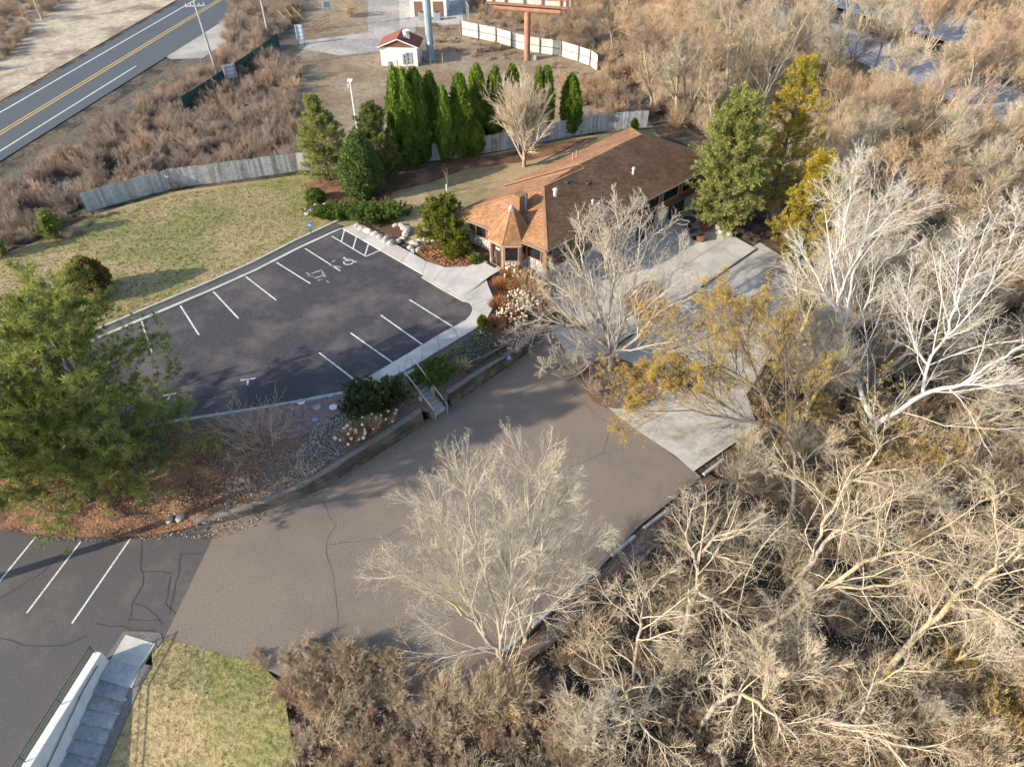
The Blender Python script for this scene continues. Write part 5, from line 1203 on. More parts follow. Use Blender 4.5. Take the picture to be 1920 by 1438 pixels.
craft_tree('cream_tree', 'second cream twigged tree rising right behind the front one', 53,
    [[(981, 1205, -.1, .15), (998, 1150, 1.2, .12), (1005, 1060, 3.6, .09), (995, 960, 6.4, .05), (985, 870, 8.6, .02)],
     [(984, 1195, .2, .11), (965, 1120, 2.0, .09), (940, 1030, 4.4, .06), (925, 930, 7, .02)],
     [(1000, 1130, 1.8, .1), (1040, 1080, 3.4, .07), (1090, 1040, 4.6, .04), (1130, 1010, 5.2, .015)],
     [(1004, 1060, 3.6, .08), (1040, 970, 6, .05), (1075, 900, 7.4, .02)],
     [(1000, 1020, 4.6, .07), (1020, 930, 7, .04), (1040, 870, 8.3, .015)]],
    M['barkpale'], M['twigcream'], [(16, .46, .55, 4, .13, 4, .12), (10, .6, .5, 4, .15, 3, .1), (6, .62, .45, 2, .14, 3, .1)], twr=.0065, bud=M['budcream'], budn=1, budsz=.020)
craft_tree('golden_tree', 'tree covered in golden yellow buds leaning over the concrete pad', 54,
    [[(1470, 1020, -1.2, .2), (1492, 900, 2.2, .17), (1470, 815, 4.0, .14), (1380, 785, 4.6, .09), (1280, 770, 4.8, .05), (1210, 770, 4.6, .02)],
     [(1470, 815, 4.0, .12), (1420, 730, 5.5, .09), (1360, 690, 6.2, .06), (1280, 640, 7, .03), (1230, 610, 7.3, .015)],
     [(1440, 770, 4.8, .1), (1410, 680, 6.4, .07), (1370, 610, 7.6, .03), (1340, 560, 8.2, .015)],
     [(1400, 790, 4.5, .08), (1310, 730, 5.4, .05), (1210, 700, 5.8, .02)],
     [(1475, 815, 4.0, .1), (1490, 740, 5.6, .07), (1460, 640, 7.4, .03), (1440, 590, 8, .015)],
     [(1360, 690, 6.2, .05), (1300, 690, 6.2, .04), (1190, 735, 5.4, .015)]],
    M['barkdark'], M['barkdark'], [(15, .48, .6, 4, .14, 4, .1), (9, .6, .55, 4, .16, 3, .1), (6, .62, .5, 2, .16, 3, .1)], twr=.0085, bud=M['bud'], budn=12, budsz=.029)
# pale trunks of the right hand wood
def wz(z): return z
craft_tree('white_tree', 'tall white barked tree with dense icy branches beside the yellow conifer', 55,
    [[(1636, 830, -1.4, .24), (1631, 787, -.3, .22), (1606, 705, 1.8, .18), (1582, 662, 2.8, .16), (1573, 573, 5.2, .12), (1560, 480, 7.6, .07), (1545, 390, 9.8, .02)],
     [(1578, 620, 4, .12), (1600, 520, 6.6, .09), (1625, 420, 9, .05), (1640, 320, 11.2, .02)],
     [(1572, 560, 5.6, .1), (1610, 480, 7.6, .07), (1660, 420, 9, .03), (1700, 370, 10, .015)],
     [(1580, 640, 3.4, .1), (1620, 580, 5, .07), (1650, 500, 7, .03), (1690, 470, 8, .015)],
     [(1574, 590, 4.8, .09), (1530, 520, 6.2, .06), (1490, 450, 8, .02)],
     [(1565, 500, 7.0, .08), (1590, 400, 9.6, .05), (1600, 300, 12, .015)],
     [(1590, 680, 2.4, .1), (1540, 640, 3.4, .06), (1470, 620, 4, .04), (1410, 640, 4, .015)]],
    M['barkwhite'], M['twigwhite'], [(14, .48, .55, 5, .17, 4, .1), (8, .6, .55, 4, .22, 3, .1), (5, .62, .55, 3, .24, 3, .1)], twr=.0105)
craft_tree('white_tree', 'wide white barked tree with a long limb reaching to the right edge', 56,
    [[(1639, 850, -1.4, .26), (1645, 795, .2, .22), (1732, 740, 2.2, .18), (1802, 722, 3.4, .14), (1850, 688, 4.6, .10), (1925, 645, 6.4, .06), (1990, 610, 7.6, .02)],
     [(1732, 740, 2.2, .14), (1738, 682, 3.8, .12), (1773, 632, 5.4, .10), (1790, 573, 7.0, .08), (1826, 487, 9.2, .05), (1860, 395, 11.4, .015)],
     [(1738, 682, 3.8, .1), (1712, 640, 4.8, .08), (1700, 580, 6.2, .05), (1710, 500, 8.2, .02)],
     [(1773, 632, 5.4, .09), (1840, 560, 7.4, .06), (1890, 460, 10, .03), (1910, 400, 11.4, .015)],
     [(1802, 722, 3.4, .1), (1870, 720, 4.0, .06), (1960, 700, 5, .02)],
     [(1790, 573, 7.0, .07), (1800, 480, 9.2, .04), (1840, 430, 10.4, .015)]],
    M['barkwhite'], M['twigwhite'], [(14, .48, .55, 5, .17, 4, .1), (8, .6, .55, 4, .22, 3, .1), (5, .62, .55, 3, .24, 3, .1)], twr=.0105)
craft_tree('pale_tree', 'slanting pale trunk tree rising to the right between the two white trees', 57,
    [[(1620, 735, -1.0, .2), (1689, 670, 1.2, .17), (1767, 604, 3.6, .12), (1820, 520, 6, .07), (1850, 440, 8, .02)],
     [(1700, 660, 1.6, .1), (1735, 560, 4.6, .06), (1735, 470, 7, .02)]], M['barkpale'], M['twigpale'], [(11, .36, .6, 4, .15, 4, .2), (7, .45, .55, 3, .2, 3, .15), (5, .5, .55, 2, .2, 3, .1)], twr=.012)
LV = [(12, .52, .75, 6, .2, 4, .1), (8, .6, .65, 4, .26, 3, .1), (5, .62, .6, 3, .26, 3, .1)]
craft_tree('drooping_tree', 'crooked pale tree with hooked crown right of the driveway edge', 58,
    [[(1278, 1232, -1.0, .17), (1293, 1137, 1.2, .15), (1309, 1108, 2.0, .14), (1307, 1066, 3.0, .12), (1320, 1030, 3.9, .10), (1360, 1000, 4.8, .08), (1424, 986, 5.2, .03)],
     [(1309, 1108, 2.0, .11), (1349, 1137, 2.2, .09), (1393, 1181, 2.0, .07), (1430, 1225, 1.6, .04), (1470, 1250, 1.2, .02)],
     [(1307, 1066, 3.0, .09), (1290, 1000, 4.6, .06), (1300, 930, 6, .02)]], M['barkpale'], M['twigpale'], LV, twr=.0095, trop=(0, 0, -.03))
craft_tree('leaning_tree', 'long leaning yellow tinged trunk crossing the lower right woods', 59,
    [[(1318, 1214, -1.4, .2), (1402, 1190, -.2, .18), (1508, 1124, 1.8, .16), (1560, 1095, 2.8, .14), (1637, 1044, 4.4, .11), (1690, 1035, 5, .08), (1770, 1053, 5.4, .05), (1850, 1070, 5.6, .02)],
     [(1544, 1102, 2.6, .1), (1640, 1100, 3.6, .07), (1740, 1075, 4.6, .05), (1810, 1050, 5.4, .02)],
     [(1650, 1040, 4.6, .09), (1650, 960, 6.2, .06), (1700, 900, 7.6, .02)]], M['barkyellow'], M['twigpale'], LV, twr=.0095, trop=(0, 0, -.01))
craft_tree('leaning_tree', 'thick lichen yellow trunk slanting up to the right edge', 60,
    [[(1633, 1300, -1.6, .22), (1704, 1208, .8, .19), (1779, 1133, 3.0, .16), (1868, 1066, 5.6, .12), (1925, 1035, 7.0, .08), (1990, 990, 8.4, .03)],
     [(1779, 1133, 3.0, .1), (1860, 1150, 3.6, .07), (1930, 1180, 3.8, .02)],
     [(1868, 1066, 5.6, .08), (1870, 980, 7.6, .05), (1860, 900, 9.4, .02)],
     [(1740, 1170, 1.9, .09), (1790, 1060, 4.4, .06), (1830, 960, 7, .02)]], M['barkyellow'], M['twigpale'], LV, twr=.0095, trop=(0, 0, 0))
craft_tree('forked_tree', 'forked trunk tree in the middle of the lower right woods', 61,
    [[(1455, 1138, -1.4, .19), (1519, 1052, 1.0, .17), (1553, 1013, 2.2, .13), (1590, 980, 3.4, .1), (1646, 951, 4.6, .08), (1708, 920, 6, .03)],
     [(1519, 1052, 1.0, .13), (1544, 986, 3.0, .11), (1579, 924, 5, .09), (1633, 866, 7, .06), (1660, 820, 8.2, .02)]], M['barkpale'], M['twigpale'], LV, twr=.0095, trop=(0, 0, 0))
craft_tree('arched_tree', 'arched pale trunk with drooping twigs near the bottom edge', 62,
    [[(1304, 1385, -1.5, .17), (1340, 1319, .4, .15), (1389, 1301, 1.0, .13), (1451, 1341, .8, .09), (1500, 1390, .3, .03)],
     [(1389, 1301, 1.0, .1), (1370, 1360, .6, .07), (1350, 1420, 0, .02)], [(1350, 1310, .7, .08), (1330, 1260, 2, .05), (1380, 1220, 3, .02)]], M['barkpale'], M['twigpale'], LV, twr=.0095, trop=(0, 0, -.05))
craft_tree('arched_tree', 'bowed white trunk along the bottom edge right of the arched one', 63,
    [[(1468, 1375, -1.4, .17), (1508, 1354, -.2, .15), (1570, 1354, .5, .13), (1637, 1381, .8, .09), (1720, 1400, 1.2, .05), (1800, 1380, 2, .02)],
     [(1600, 1365, .6, .09), (1640, 1290, 2.6, .06), (1700, 1240, 4.2, .02)]], M['barkpale'], M['twigpale'], LV, twr=.0095, trop=(0, 0, 0))
craft_tree('slim_tree', 'slim tree with drooping reddish twigs right of the wheel stops', 64,
    [[(1180, 1320, -.9, .12), (1196, 1210, 1.6, .1), (1203, 1160, 2.8, .08), (1215, 1110, 3.9, .05), (1240, 1080, 4.5, .02)], [(1203, 1170, 2.6, .06), (1170, 1120, 3.6, .04), (1150, 1100, 4, .015)]], M['bark'], M['twigpale'], LV, twr=.009, trop=(0, 0, -.03))
craft_tree('fallen_tree', 'low forked trunk with fanned out twigs in the bottom middle brush', 65,
    [[(1165, 1365, -.6, .13), (1150, 1320, .5, .11), (1175, 1300, .9, .09), (1130, 1260, 1.6, .05), (1080, 1225, 2.2, .02)],
     [(1175, 1300, .9, .09), (1195, 1350, .9, .07), (1250, 1400, .7, .04), (1290, 1450, .4, .02)], [(1175, 1310, .9, .07), (1100, 1350, .9, .04), (1030, 1350, .9, .015)], [(1180, 1330, .8, .07), (1150, 1400, .6, .04), (1100, 1440, .4, .015)]], M['barkpale'], M['twigpale'], LV, twr=.009, trop=(0, 0, -.02))
# generic woodland trees, copied
woodlab = 'leafless tree in the dense wood right of the building'
TP = [bare_tree('woodland_tree', woodlab, 'tree', 100 + i, 9 + i * .6, .17, M[b_], M[t_], (0, 0, 0), stems=st_, spread=sp, twr=.012, group='leafless trees of the right hand wood', fork=.3, wob=.13, nl=nl)
      for i, (b_, t_, st_, sp, nl) in enumerate((('bark', 'twig', 1, .55, 8), ('barkpale', 'twigpale', 2, .5, 5), ('bark', 'twigred', 1, .65, 8), ('barkyellow', 'twigcream', 1, .6, 8), ('bark', 'twigtan', 3, .5, 4)))]
zones0 = []
zones = [('leafless tree of the far wood below the distant road', 'trees of the far wood', [(1170, 30), (1150, 100), (1260, 60), (1340, 40), (1300, 140), (1420, 60), (1500, 90), (1580, 60), (1400, 150), (1540, 160), (1640, 140), (1720, 110), (1780, 170), (1860, 150), (1200, 170), (1230, 220), (1290, 215), (1340, 240), (1620, 60), (1470, 30), (1380, 5), (1550, 20), (1250, -10), (1900, 200), (1830, 220), (1700, 30), (1800, 70), (1900, 40)]),
         ('leafless tree in the middle of the right hand wood behind the white trees', 'trees of the middle wood', [(1560, 240), (1640, 220), (1700, 260), (1790, 280), (1870, 300), (1600, 330), (1720, 350), (1820, 390), (1900, 420), (1660, 420), (1760, 470), (1880, 520), (1620, 520), (1700, 560), (1560, 610), (1800, 600), (1900, 640), (1680, 640), (1460, 310), (1530, 400), (1940, 340), (1960, 500), (1980, 700), (1510, 560), (1490, 640), (1475, 720), (1530, 700), (1500, 800), (1560, 520)]),
         ('leafless tree among the tangled lower right woods', 'trees of the lower wood', [(1560, 760), (1480, 900), (1820, 820), (1900, 900), (1400, 1050), (1720, 1010), (1480, 1230), (1760, 1250), (1400, 1340), (1700, 1380), (1920, 1330), (1250, 1270), (1380, 930), (1110, 1430), (1960, 1120)])]
zp = [[(1170, 0), (1930, 60), (1930, 250), (1600, 210), (1250, 230), (1160, 120)], [(1560, 220), (1950, 250), (1950, 680), (1640, 690), (1540, 420)], None]
first = set()
def dist_ok(q, used, d): return all((q - u).length > d for u in used)
for zi, n_ in ((0, 42), (1, 26)):
    lb, gp, pts = zones[zi]; poly = [Vector((x, y, 0)) for x, y in zp[zi]]; xs = [p.x for p in poly]; ys = [p.y for p in poly]; c_ = 0
    while c_ < n_:
        x, y = rng.uniform(min(xs), max(xs)), rng.uniform(min(ys), max(ys))
        if pdist(poly, np.array([x]), np.array([y]))[0] == 0: pts.append((x, y)); c_ += 1
for zi, (lb, gp, pts) in enumerate(zones):
    for k, (x, y) in enumerate(pts):
        lb = None
        q = G(x + rng.uniform(-12, 12), y + rng.uniform(-8, 8), -1 if zi else 1)
        i = rng.choice([0, 2, 3, 4, 1]) if zi == 0 else rng.choice([0, 1, 2, 3, 4, 3]) if zi == 1 else rng.choice([1, 3, 1, 0])
        s = rng.uniform(.85, 1.2) if zi == 0 else rng.uniform(.7, .95) if zi == 1 else rng.uniform(.4, .7)
        half = ('left' if x < (1450 if zi == 0 else 1700 if zi == 1 else 1480) else 'right') + (' part' if zi != 2 else ' half')
        lb = ('single stemmed tan', 'two stemmed pale', 'wide crowned brown', 'lichen barked cream', 'three stemmed orange tan')[i] + ' tree, %s of the %s' % (half, ('far wood by the distant road', 'middle wood behind the white trees', 'tangled lower right wood')[zi])
        if i not in first:
            first.add(i); o = TP[i]; o.location = q; o.rotation_euler = (0, 0, rng.uniform(0, 6)); o.scale = (s, s, s); o['label'] = lb; o['group'] = gp
        else: dup(TP[i], q, rng.uniform(0, 6.28), s, lb, gp, (rng.uniform(-.12, .12), rng.uniform(-.12, .12)))
for i in range(5):
    if i not in first: TP[i].location = G(1500 + 60 * i, 200, 1)
# two clear pale trunks behind the spruce
craft_tree('tall_tree', 'tall leafless tree with forked pale trunk rising behind the yellow pine', 70, [[(1420, 262, .6, .2), (1432, 190, 3.2, .17), (1446, 150, 4.8, .14), (1470, 100, 6.8, .1), (1500, 60, 8.8, .05), (1520, 20, 10.6, .02)], [(1440, 165, 4.2, .12), (1450, 100, 6.4, .09), (1455, 40, 8.8, .04), (1450, -10, 10.6, .02)], [(1436, 180, 3.6, .08), (1410, 140, 5, .05), (1390, 110, 6, .02)]], M['barkpale'], M['twig'], LV, twr=.014)
craft_tree('tall_tree', 'tall straight leafless tree above the right end of the board fence', 71, [[(1355, 235, .9, .22), (1364, 140, 4.0, .18), (1368, 60, 7.0, .13), (1372, 20, 8.6, .08), (1390, -40, 11, .03)], [(1367, 70, 6.6, .1), (1350, 10, 8.8, .06), (1330, -30, 10.4, .02)]], M['barkpale'], M['twig'], LV, twr=.014)

# ------------------------------------------------------------------ brush
def shrub(name, label, seed, h, loc, twig, stems=22, spread=.6, bud=None, group=None, twr=.009, cat='shrub', lv=None, budn=2, budsz=.024, s=1, r=.3):
    g = np.random.default_rng(seed); a = g.random(stems) * 6.28; sp = g.uniform(.1, spread, stems)
    D = np.stack([np.cos(a) * sp, np.sin(a) * sp, np.ones(stems)], -1); S = np.stack([np.cos(a) * r * g.random(stems), np.sin(a) * r * g.random(stems), np.full(stems, -.1)], -1)
    p, rd = grow(g, S, D, h * g.uniform(.6, 1.1, stems), np.full(stems, .02), 5, .1, (0, 0, .02), .3)
    parts, tips = crown_from(g, p, np.maximum(rd, twr * .7), lv or [(6, .65, .45, 3, .13, 3, .12), (5, .65, .45, 2, .16, 3, .1)], twr)
    sets = [tubes(p, np.maximum(rd, twr * .7), 3)] + [tubes(*q) for q in parts]; V, F = merge(sets)
    me = npmesh(name, V, F)
    if bud:
        nb = len(F); V2, F2 = buds(g, tips[:, 1:].reshape(-1, 3), budsz, budn); V, F = merge([(V, F), (V2, F2)]); me = npmesh(name, V, F); me.materials.append(twig); me.materials.append(bud)
        mi = np.zeros(len(F), np.int32); mi[nb:] = 1; me.polygons.foreach_set('material_index', mi)
    o = link(name, me, twig); o.location = loc; o.scale = (s, s, s); tag(o, label, cat, group); return o
SH = dict(
    mauve=shrub('brush_shrub', 'mauve brown leafless shrub behind the left end of the board fence', 201, 1.7, G(250, 330, ZU), M['twigpurple']),
    mauve2=shrub('brush_shrub', 'mauve brown leafless shrub just above the left fence boards', 202, 1.4, G(420, 300, ZU), M['twigpurple'], spread=.8),
    tan=shrub('brush_shrub', 'orange tan leafless shrub below the pale billboard fence', 203, 1.5, G(1090, 190, ZU), M['twigtan'], spread=.9, bud=M['leafdry'], budn=1),
    gold=shrub('brush_shrub', 'yellow budded shrub near the bottom right corner', 204, 1.7, G(1850, 1380, -1.4), M['twigtan'], bud=M['bud'], budn=4, budsz=.034, spread=.7),
    red=shrub('brush_shrub', 'rust brown brush beside the front lawn', 205, 1.0, G(560, 1300, -.5), M['twigred'], spread=1.1, bud=M['leafdry'], budn=2, stems=26),
    brush=shrub('brush_shrub', 'tangled orange tan bramble at the near edge of the driveway', 208, 1.0, G(640, 1255, -.1), M['twigtan'], spread=1.3, stems=30, bud=M['leafpale'], budn=1),
    pale=shrub('brush_shrub', 'pale straw brush at the foot of the cream trees', 206, 1.1, G(820, 1350, -.5), M['twigpale'], spread=1.0, stems=20, bud=M['leafpale'], budn=1),
    twig=shrub('brush_shrub', 'tan undergrowth shrub on the right wood edge', 207, 1.8, G(1450, 1000, -1), M['twig'], spread=.7),
)
def gn_scatter(name, label, cat, pts, scl, srcs, rots=None, tilt=.15, seed=0):
    g = np.random.default_rng(seed); n = len(pts); me = bpy.data.meshes.new(name); me.vertices.add(n); me.vertices.foreach_set('co', np.asarray(pts, np.float32).ravel())
    a = me.attributes.new('rot', 'FLOAT_VECTOR', 'POINT'); r = np.stack([g.normal(0, tilt, n), g.normal(0, tilt, n), g.random(n) * 6.28], -1); a.data.foreach_set('vector', r.astype(np.float32).ravel())
    a = me.attributes.new('scl', 'FLOAT', 'POINT'); a.data.foreach_set('value', np.asarray(scl, np.float32))
    a = me.attributes.new('pick', 'INT', 'POINT'); a.data.foreach_set('value', g.integers(0, len(srcs), n).astype(np.int32))
    o = bpy.data.objects.new(name, me); C.objects.link(o); tag(o, label, cat, kind='stuff')
    ng = bpy.data.node_groups.new(name, 'GeometryNodeTree'); ng.interface.new_socket('Geometry', in_out='INPUT', socket_type='NodeSocketGeometry'); ng.interface.new_socket('Geometry', in_out='OUTPUT', socket_type='NodeSocketGeometry')
    N = ng.nodes; L = ng.links; gi = N.new('NodeGroupInput'); go = N.new('NodeGroupOutput'); iop = N.new('GeometryNodeInstanceOnPoints'); j = N.new('GeometryNodeJoinGeometry')
    for s in reversed(srcs):
        oi = N.new('GeometryNodeObjectInfo'); oi.inputs['Object'].default_value = s; oi.inputs['As Instance'].default_value = True; oi.transform_space = 'ORIGINAL'; L.new(oi.outputs['Geometry'], j.inputs[0])
    def attr(nm, ty):
        q = N.new('GeometryNodeInputNamedAttribute'); q.data_type = ty; q.inputs['Name'].default_value = nm; return q.outputs['Attribute']
    L.new(gi.outputs[0], iop.inputs['Points']); L.new(j.outputs[0], iop.inputs['Instance']); iop.inputs['Pick Instance'].default_value = True
    L.new(attr('pick', 'INT'), iop.inputs['Instance Index'])
    e2r = N.new('FunctionNodeEulerToRotation'); L.new(attr('rot', 'FLOAT_VECTOR'), e2r.inputs[0]); L.new(e2r.outputs[0], iop.inputs['Rotation'])
    L.new(attr('scl', 'FLOAT'), iop.inputs['Scale']); L.new(iop.outputs[0], go.inputs[0])
    md = o.modifiers.new('scatter', 'NODES'); md.node_group = ng
    return o
def scatter_in(poly, dens, seed, zf=None, holes=()):
    g = np.random.default_rng(seed); xs = [p.x for p in poly]; ys = [p.y for p in poly]; area = (max(xs) - min(xs)) * (max(ys) - min(ys)); n = int(area * dens)
    X = g.uniform(min(xs), max(xs), n); Y = g.uniform(min(ys), max(ys), n); k = pdist(poly, X, Y) == 0
    for h in holes: k &= pdist(h, X, Y) > .0
    X, Y = X[k], Y[k]; Zc = terrain(X, Y) if zf is None else np.array([zf(x, y) for x, y in zip(X, Y)]) if callable(zf) else np.full(len(X), zf)
    return np.stack([X, Y, Zc], -1)
def thicket(name, label, poly, dens, seed, srcs, smin, smax, zf=None, cat='brush', holes=()):
    p = scatter_in(poly, dens, seed, zf, holes); g = np.random.default_rng(seed + 1); return gn_scatter(name, label, cat, p, g.uniform(smin, smax, len(p)), [SH[s] for s in srcs], seed=seed)
screenholes = []
thicket('roadside_brush', 'dense mauve brown leafless brush between highway and board fence', PL([(20, 470), (-60, 400), (60, 330), (230, 225), (330, 160), (400, 120), (440, 30), (420, -20), (560, -30), (560, 40), (510, 90), (560, 140), (560, 318), (440, 330), (320, 345), (160, 385), (90, 430)]), .7, 301, ['mauve', 'mauve2', 'mauve', 'tan', 'mauve2', 'mauve'], .5, 1.25, ZU - .1)
thicket('verge_brush', 'brown brush on the slope beyond the highway, top left corner', PL([(-100, -30), (-100, 190), (0, 130), (60, 50), (130, 0), (200, -40)]), .35, 302, ['mauve', 'tan'], .5, 1.1, ZU - .1)
thicket('field_brush', 'tan brush round and behind the pale billboard fence', PL([(1050, 250), (1040, 170), (1120, 140), (1135, 125), (1060, 90), (890, 40), (880, -60), (1250, -60), (1300, 200), (1230, 235)]), .30, 303, ['tan', 'tan', 'mauve2'], .7, 1.3, ZU - .1)
thicket('field_brush', 'low dead brush on the near side of the pale billboard fence', PL([(830, 100), (800, 45), (860, 60), (1000, 108), (1110, 145), (1090, 170), (960, 125)]), .35, 304, ['tan', 'red'], .25, .6, ZU - .05)
woodpoly = [P(*q, 0) for q in ((1345, 300), (1222, 252), (1215, 228), (1160, 120), (1250, -20))] + [Vector((75, 170, 0)), Vector((110, 100, 0)), Vector((70, 50, 0)), Vector((40, 5, 0)), Vector((-1, 5, 0))] + [P(*q, -.5) for q in ((860, 1420), (900, 1320), (1010, 1240), (1170, 1110), (1270, 1010), (1370, 920), (1480, 830), (1580, 680), (1580, 520), (1450, 450), (1400, 300))]
roads_h = [[Vector(P(*q, .9)) for q in ((1500, -60), (1930, 60), (2300, 170), (2300, 430), (1900, 250), (1620, 130), (1300, 0))]]
thicket('woodland_undergrowth', 'tangled leafless undergrowth filling the right hand wood', woodpoly, .65, 305, ['twig', 'pale', 'brush', 'twig', 'tan', 'twig', 'twig'], .6, 1.2, None, holes=roads_h)
thicket('bottom_brush', 'tan brown brush between the front lawn and the wood', [P(*q, -.3) for q in ((470, 1236), (505, 1290), (530, 1380), (540, 1470), (700, 1500), (1150, 1500), (1170, 1380), (1000, 1280), (940, 1260), (860, 1270), (740, 1236), (600, 1212), (520, 1212), (480, 1225))], 1.8, 306, ['red', 'brush', 'brush', 'pale', 'twig', 'pale'], .35, .8, None)
thicket('golden_brush', 'yellow budded brush in the bottom right corner', [P(*q, -1.5) for q in ((1560, 1380), (1700, 1300), (1850, 1200), (1930, 1100), (2000, 1250), (2000, 1500), (1560, 1500))], .35, 307, ['gold', 'gold', 'twig', 'pale'], .6, 1.1, None)
thicket('golden_brush', 'yellow budded brush under and behind the golden tree', [P(*q, -1) for q in ((1440, 830), (1560, 740), (1850, 780), (1800, 900), (1620, 980), (1470, 960))], .4, 308, ['gold', 'gold', 'pale'], .6, 1.0, None)
thicket('fence_end_brush', 'low dead brush at the left end of the board fence', PL([(60, 440), (110, 460), (210, 410), (220, 395), (160, 400), (80, 380), (-60, 420), (-60, 470)]), .9, 309, ['red', 'mauve2'], .25, .55, ZU - .05)
# named single shrubs
for x, y, s, k, l in ((655, 32, 1.6, 'tan', 'tall orange brown shrub beside the gravel path at the top'), (330, 355, .5, 'tan', 'little rusty shrub growing out of the front of the board fence'), (470, 235, 1.4, 'mauve', 'tallest mauve shrub below the green screened fence'), (560, 150, 1.3, 'mauve2', 'dark rounded shrub mass right of the square sign'), (450, 60, 1.6, 'mauve', 'large brown shrub beside the utility poles')):
    p = G(x, y, ZU); o = SH[k].copy(); C.objects.link(o); o.location = p; o.scale = (s, s, s); o['label'] = l
shrub('shrub_tree', 'dark multi stemmed leafless shrub over the brick plaza', 211, 4.2, (*P(500, 842, 1.3)[:2], 1.25), M['twigtan'], stems=16, spread=1.0, twr=.015, lv=[(6, .5, .6, 3, .15, 3, .25), (4, .5, .6, 2, .2, 3, .1)])
for i, (x, y) in enumerate(((1108, 740), (1080, 700), (1195, 762))): shrub('island_shrub', ('leafless shrub at the left tip of the tree island', 'fine grey shrub left of the courtyard tree', 'leafless shrub on the right side of the tree island')[i], 220 + i, 1.2, (*P(x, y, 0)[:2], .08), M['twigpurple'], stems=14)

# ------------------------------------------------------------------ herbaceous beds
def clump(name, label, seed, loc, n, h, r, m, w=.02, arch=.35, cat='grass clump', blooms=0, stuff=False):
    g = np.random.default_rng(seed); a = g.random(n) * 6.28; k = g.random(n) ** .5; S = np.stack([np.cos(a) * k * r * .4, np.sin(a) * k * r * .4, np.zeros(n)], -1)
    D = np.stack([np.cos(a) * k * r / h, np.sin(a) * k * r / h, np.ones(n)], -1); L = h * g.uniform(.6, 1.1, n)
    p, _ = grow(g, S, D, L, np.ones(n), 3, .07, (0, 0, -arch * .3), 1); s = nrm(np.cross(p[:, 1] - p[:, 0], g.normal(0, 1, (n, 3)))) * w / 2
    V = np.stack([p[:, 0] - s, p[:, 0] + s, p[:, 1] - s, p[:, 1] + s, p[:, 2] - s * .7, p[:, 2] + s * .7, p[:, 3] - s * .3, p[:, 3] + s * .3], 1).reshape(-1, 3)
    b = (np.arange(n) * 8)[:, None]; F = np.concatenate([b + np.array([[i, i + 1, i + 3, i + 2]]) for i in (0, 2, 4)], 0)
    me = npmesh(name, V, F, tint=g.random(len(F)));
    if blooms:
        root = thing(name, label, cat, loc); link('stalks', me, M[m], root); q = p[g.choice(n, blooms, False), 3]; vs, fs = [], []
        bm = bmesh.new(); bmesh.ops.create_icosphere(bm, subdivisions=1, radius=1); sv = np.array([v.co[:] for v in bm.verts]); sf = np.array([[v.index for v in f.verts] for f in bm.faces]); bm.free()
        for i, c in enumerate(q): vs.append(sv * g.uniform(.07, .13) * g.uniform(.85, 1.15, sv.shape) + c); fs.append(sf + i * len(sv))
        link('blooms', npmesh('blooms', np.concatenate(vs), np.concatenate(fs), tint=g.random(len(sf) * blooms)), M['bloom'], root)['kind'] = 'stuff'; return root
    return tag_or(link(name, me, M[m]), loc, label, cat)
def tag_or(o, loc, label, cat): o.location = loc; return tag(o, label, cat)
def zb(x, y, z=1.6):
    for _ in range(5): p = P(x, y, z); z = z_bed(p.x, p.y)
    return (p.x, p.y, z)
i = 0
for x, y, n, h, r, m, bl, l in ((945, 540, 900, .9, 1.0, 'rustgrass', 0, 'rust orange grass beside the curve of the walk'), (935, 575, 800, .8, .9, 'rustgrass', 0, 'orange brown grass right of the widest part of the walk'), (930, 610, 700, .7, .9, 'rustgrass', 0, 'low russet grass below the curve of the walk'), (955, 520, 600, .9, .8, 'rustgrass', 30, 'russet perennials under the turret stone base'),
                              (1000, 560, 700, 1.5, 1.2, 'straw', 0, 'tall straw grass fountain by the corner post'), (985, 535, 500, 1.4, .9, 'straw', 0, 'upright straw grass under the front window'), (1015, 590, 500, 1.2, 1.0, 'straw', 0, 'drooping straw grass nearest the patio'), (975, 580, 420, 1.2, 1.0, 'rustgrass', 130, 'dried hydrangea with many cream flower heads'),
                              (960, 600, 360, 1.0, .9, 'rustgrass', 80, 'lower dried hydrangea with cream flower heads'), (865, 690, 260, .8, .7, 'straw', 0, 'small fountain of pale dry grass above the retaining wall'),
                              (660, 822, 500, .9, .8, 'straw', 14, 'brown upright grass with white seed heads behind the long wall, lower clump'), (690, 805, 600, 1.0, .9, 'straw', 12, 'brown upright grass with white seed heads, clump nearer the steps'), (725, 790, 300, .9, .6, 'straw', 10, 'sparse stalks with white seed heads left of the steps')):
    i += 1; clump('dry_grass_clump', l, 400 + i, zb(x, y), n, h, r, m, .028, blooms=bl)
def lowstuff(name, label, poly, dens, seed, m, size, zf, cat, hmax=.25):
    p = scatter_in(poly, dens, seed, zf); g = np.random.default_rng(seed); p[:, 2] += g.random(len(p)) * hmax
    c = p; a = nrm(g.normal(0, 1, c.shape) * np.array([1, 1, .5])); b = nrm(np.cross(a, g.normal(0, 1, c.shape))); s = size * g.uniform(.5, 1.3, (len(c), 1))
    V = np.stack([c - a * s, c + b * s * .6, c + a * s, c - b * s * .6], 1).reshape(-1, 3); o = link(name, npmesh(name, V, np.arange(len(V)).reshape(-1, 4), tint=g.random(len(c))), M[m]); return tag(o, label, cat, kind='stuff')
lowstuff('ground_ivy', 'dark green ground cover between curved walk and upper wall', [P(*q, 1.6) for q in ((835, 668), (880, 638), (915, 610), (940, 640), (945, 655), (880, 690), (850, 695))], 130, 501, 'ivy', .09, z_bed, 'ground cover', .3)
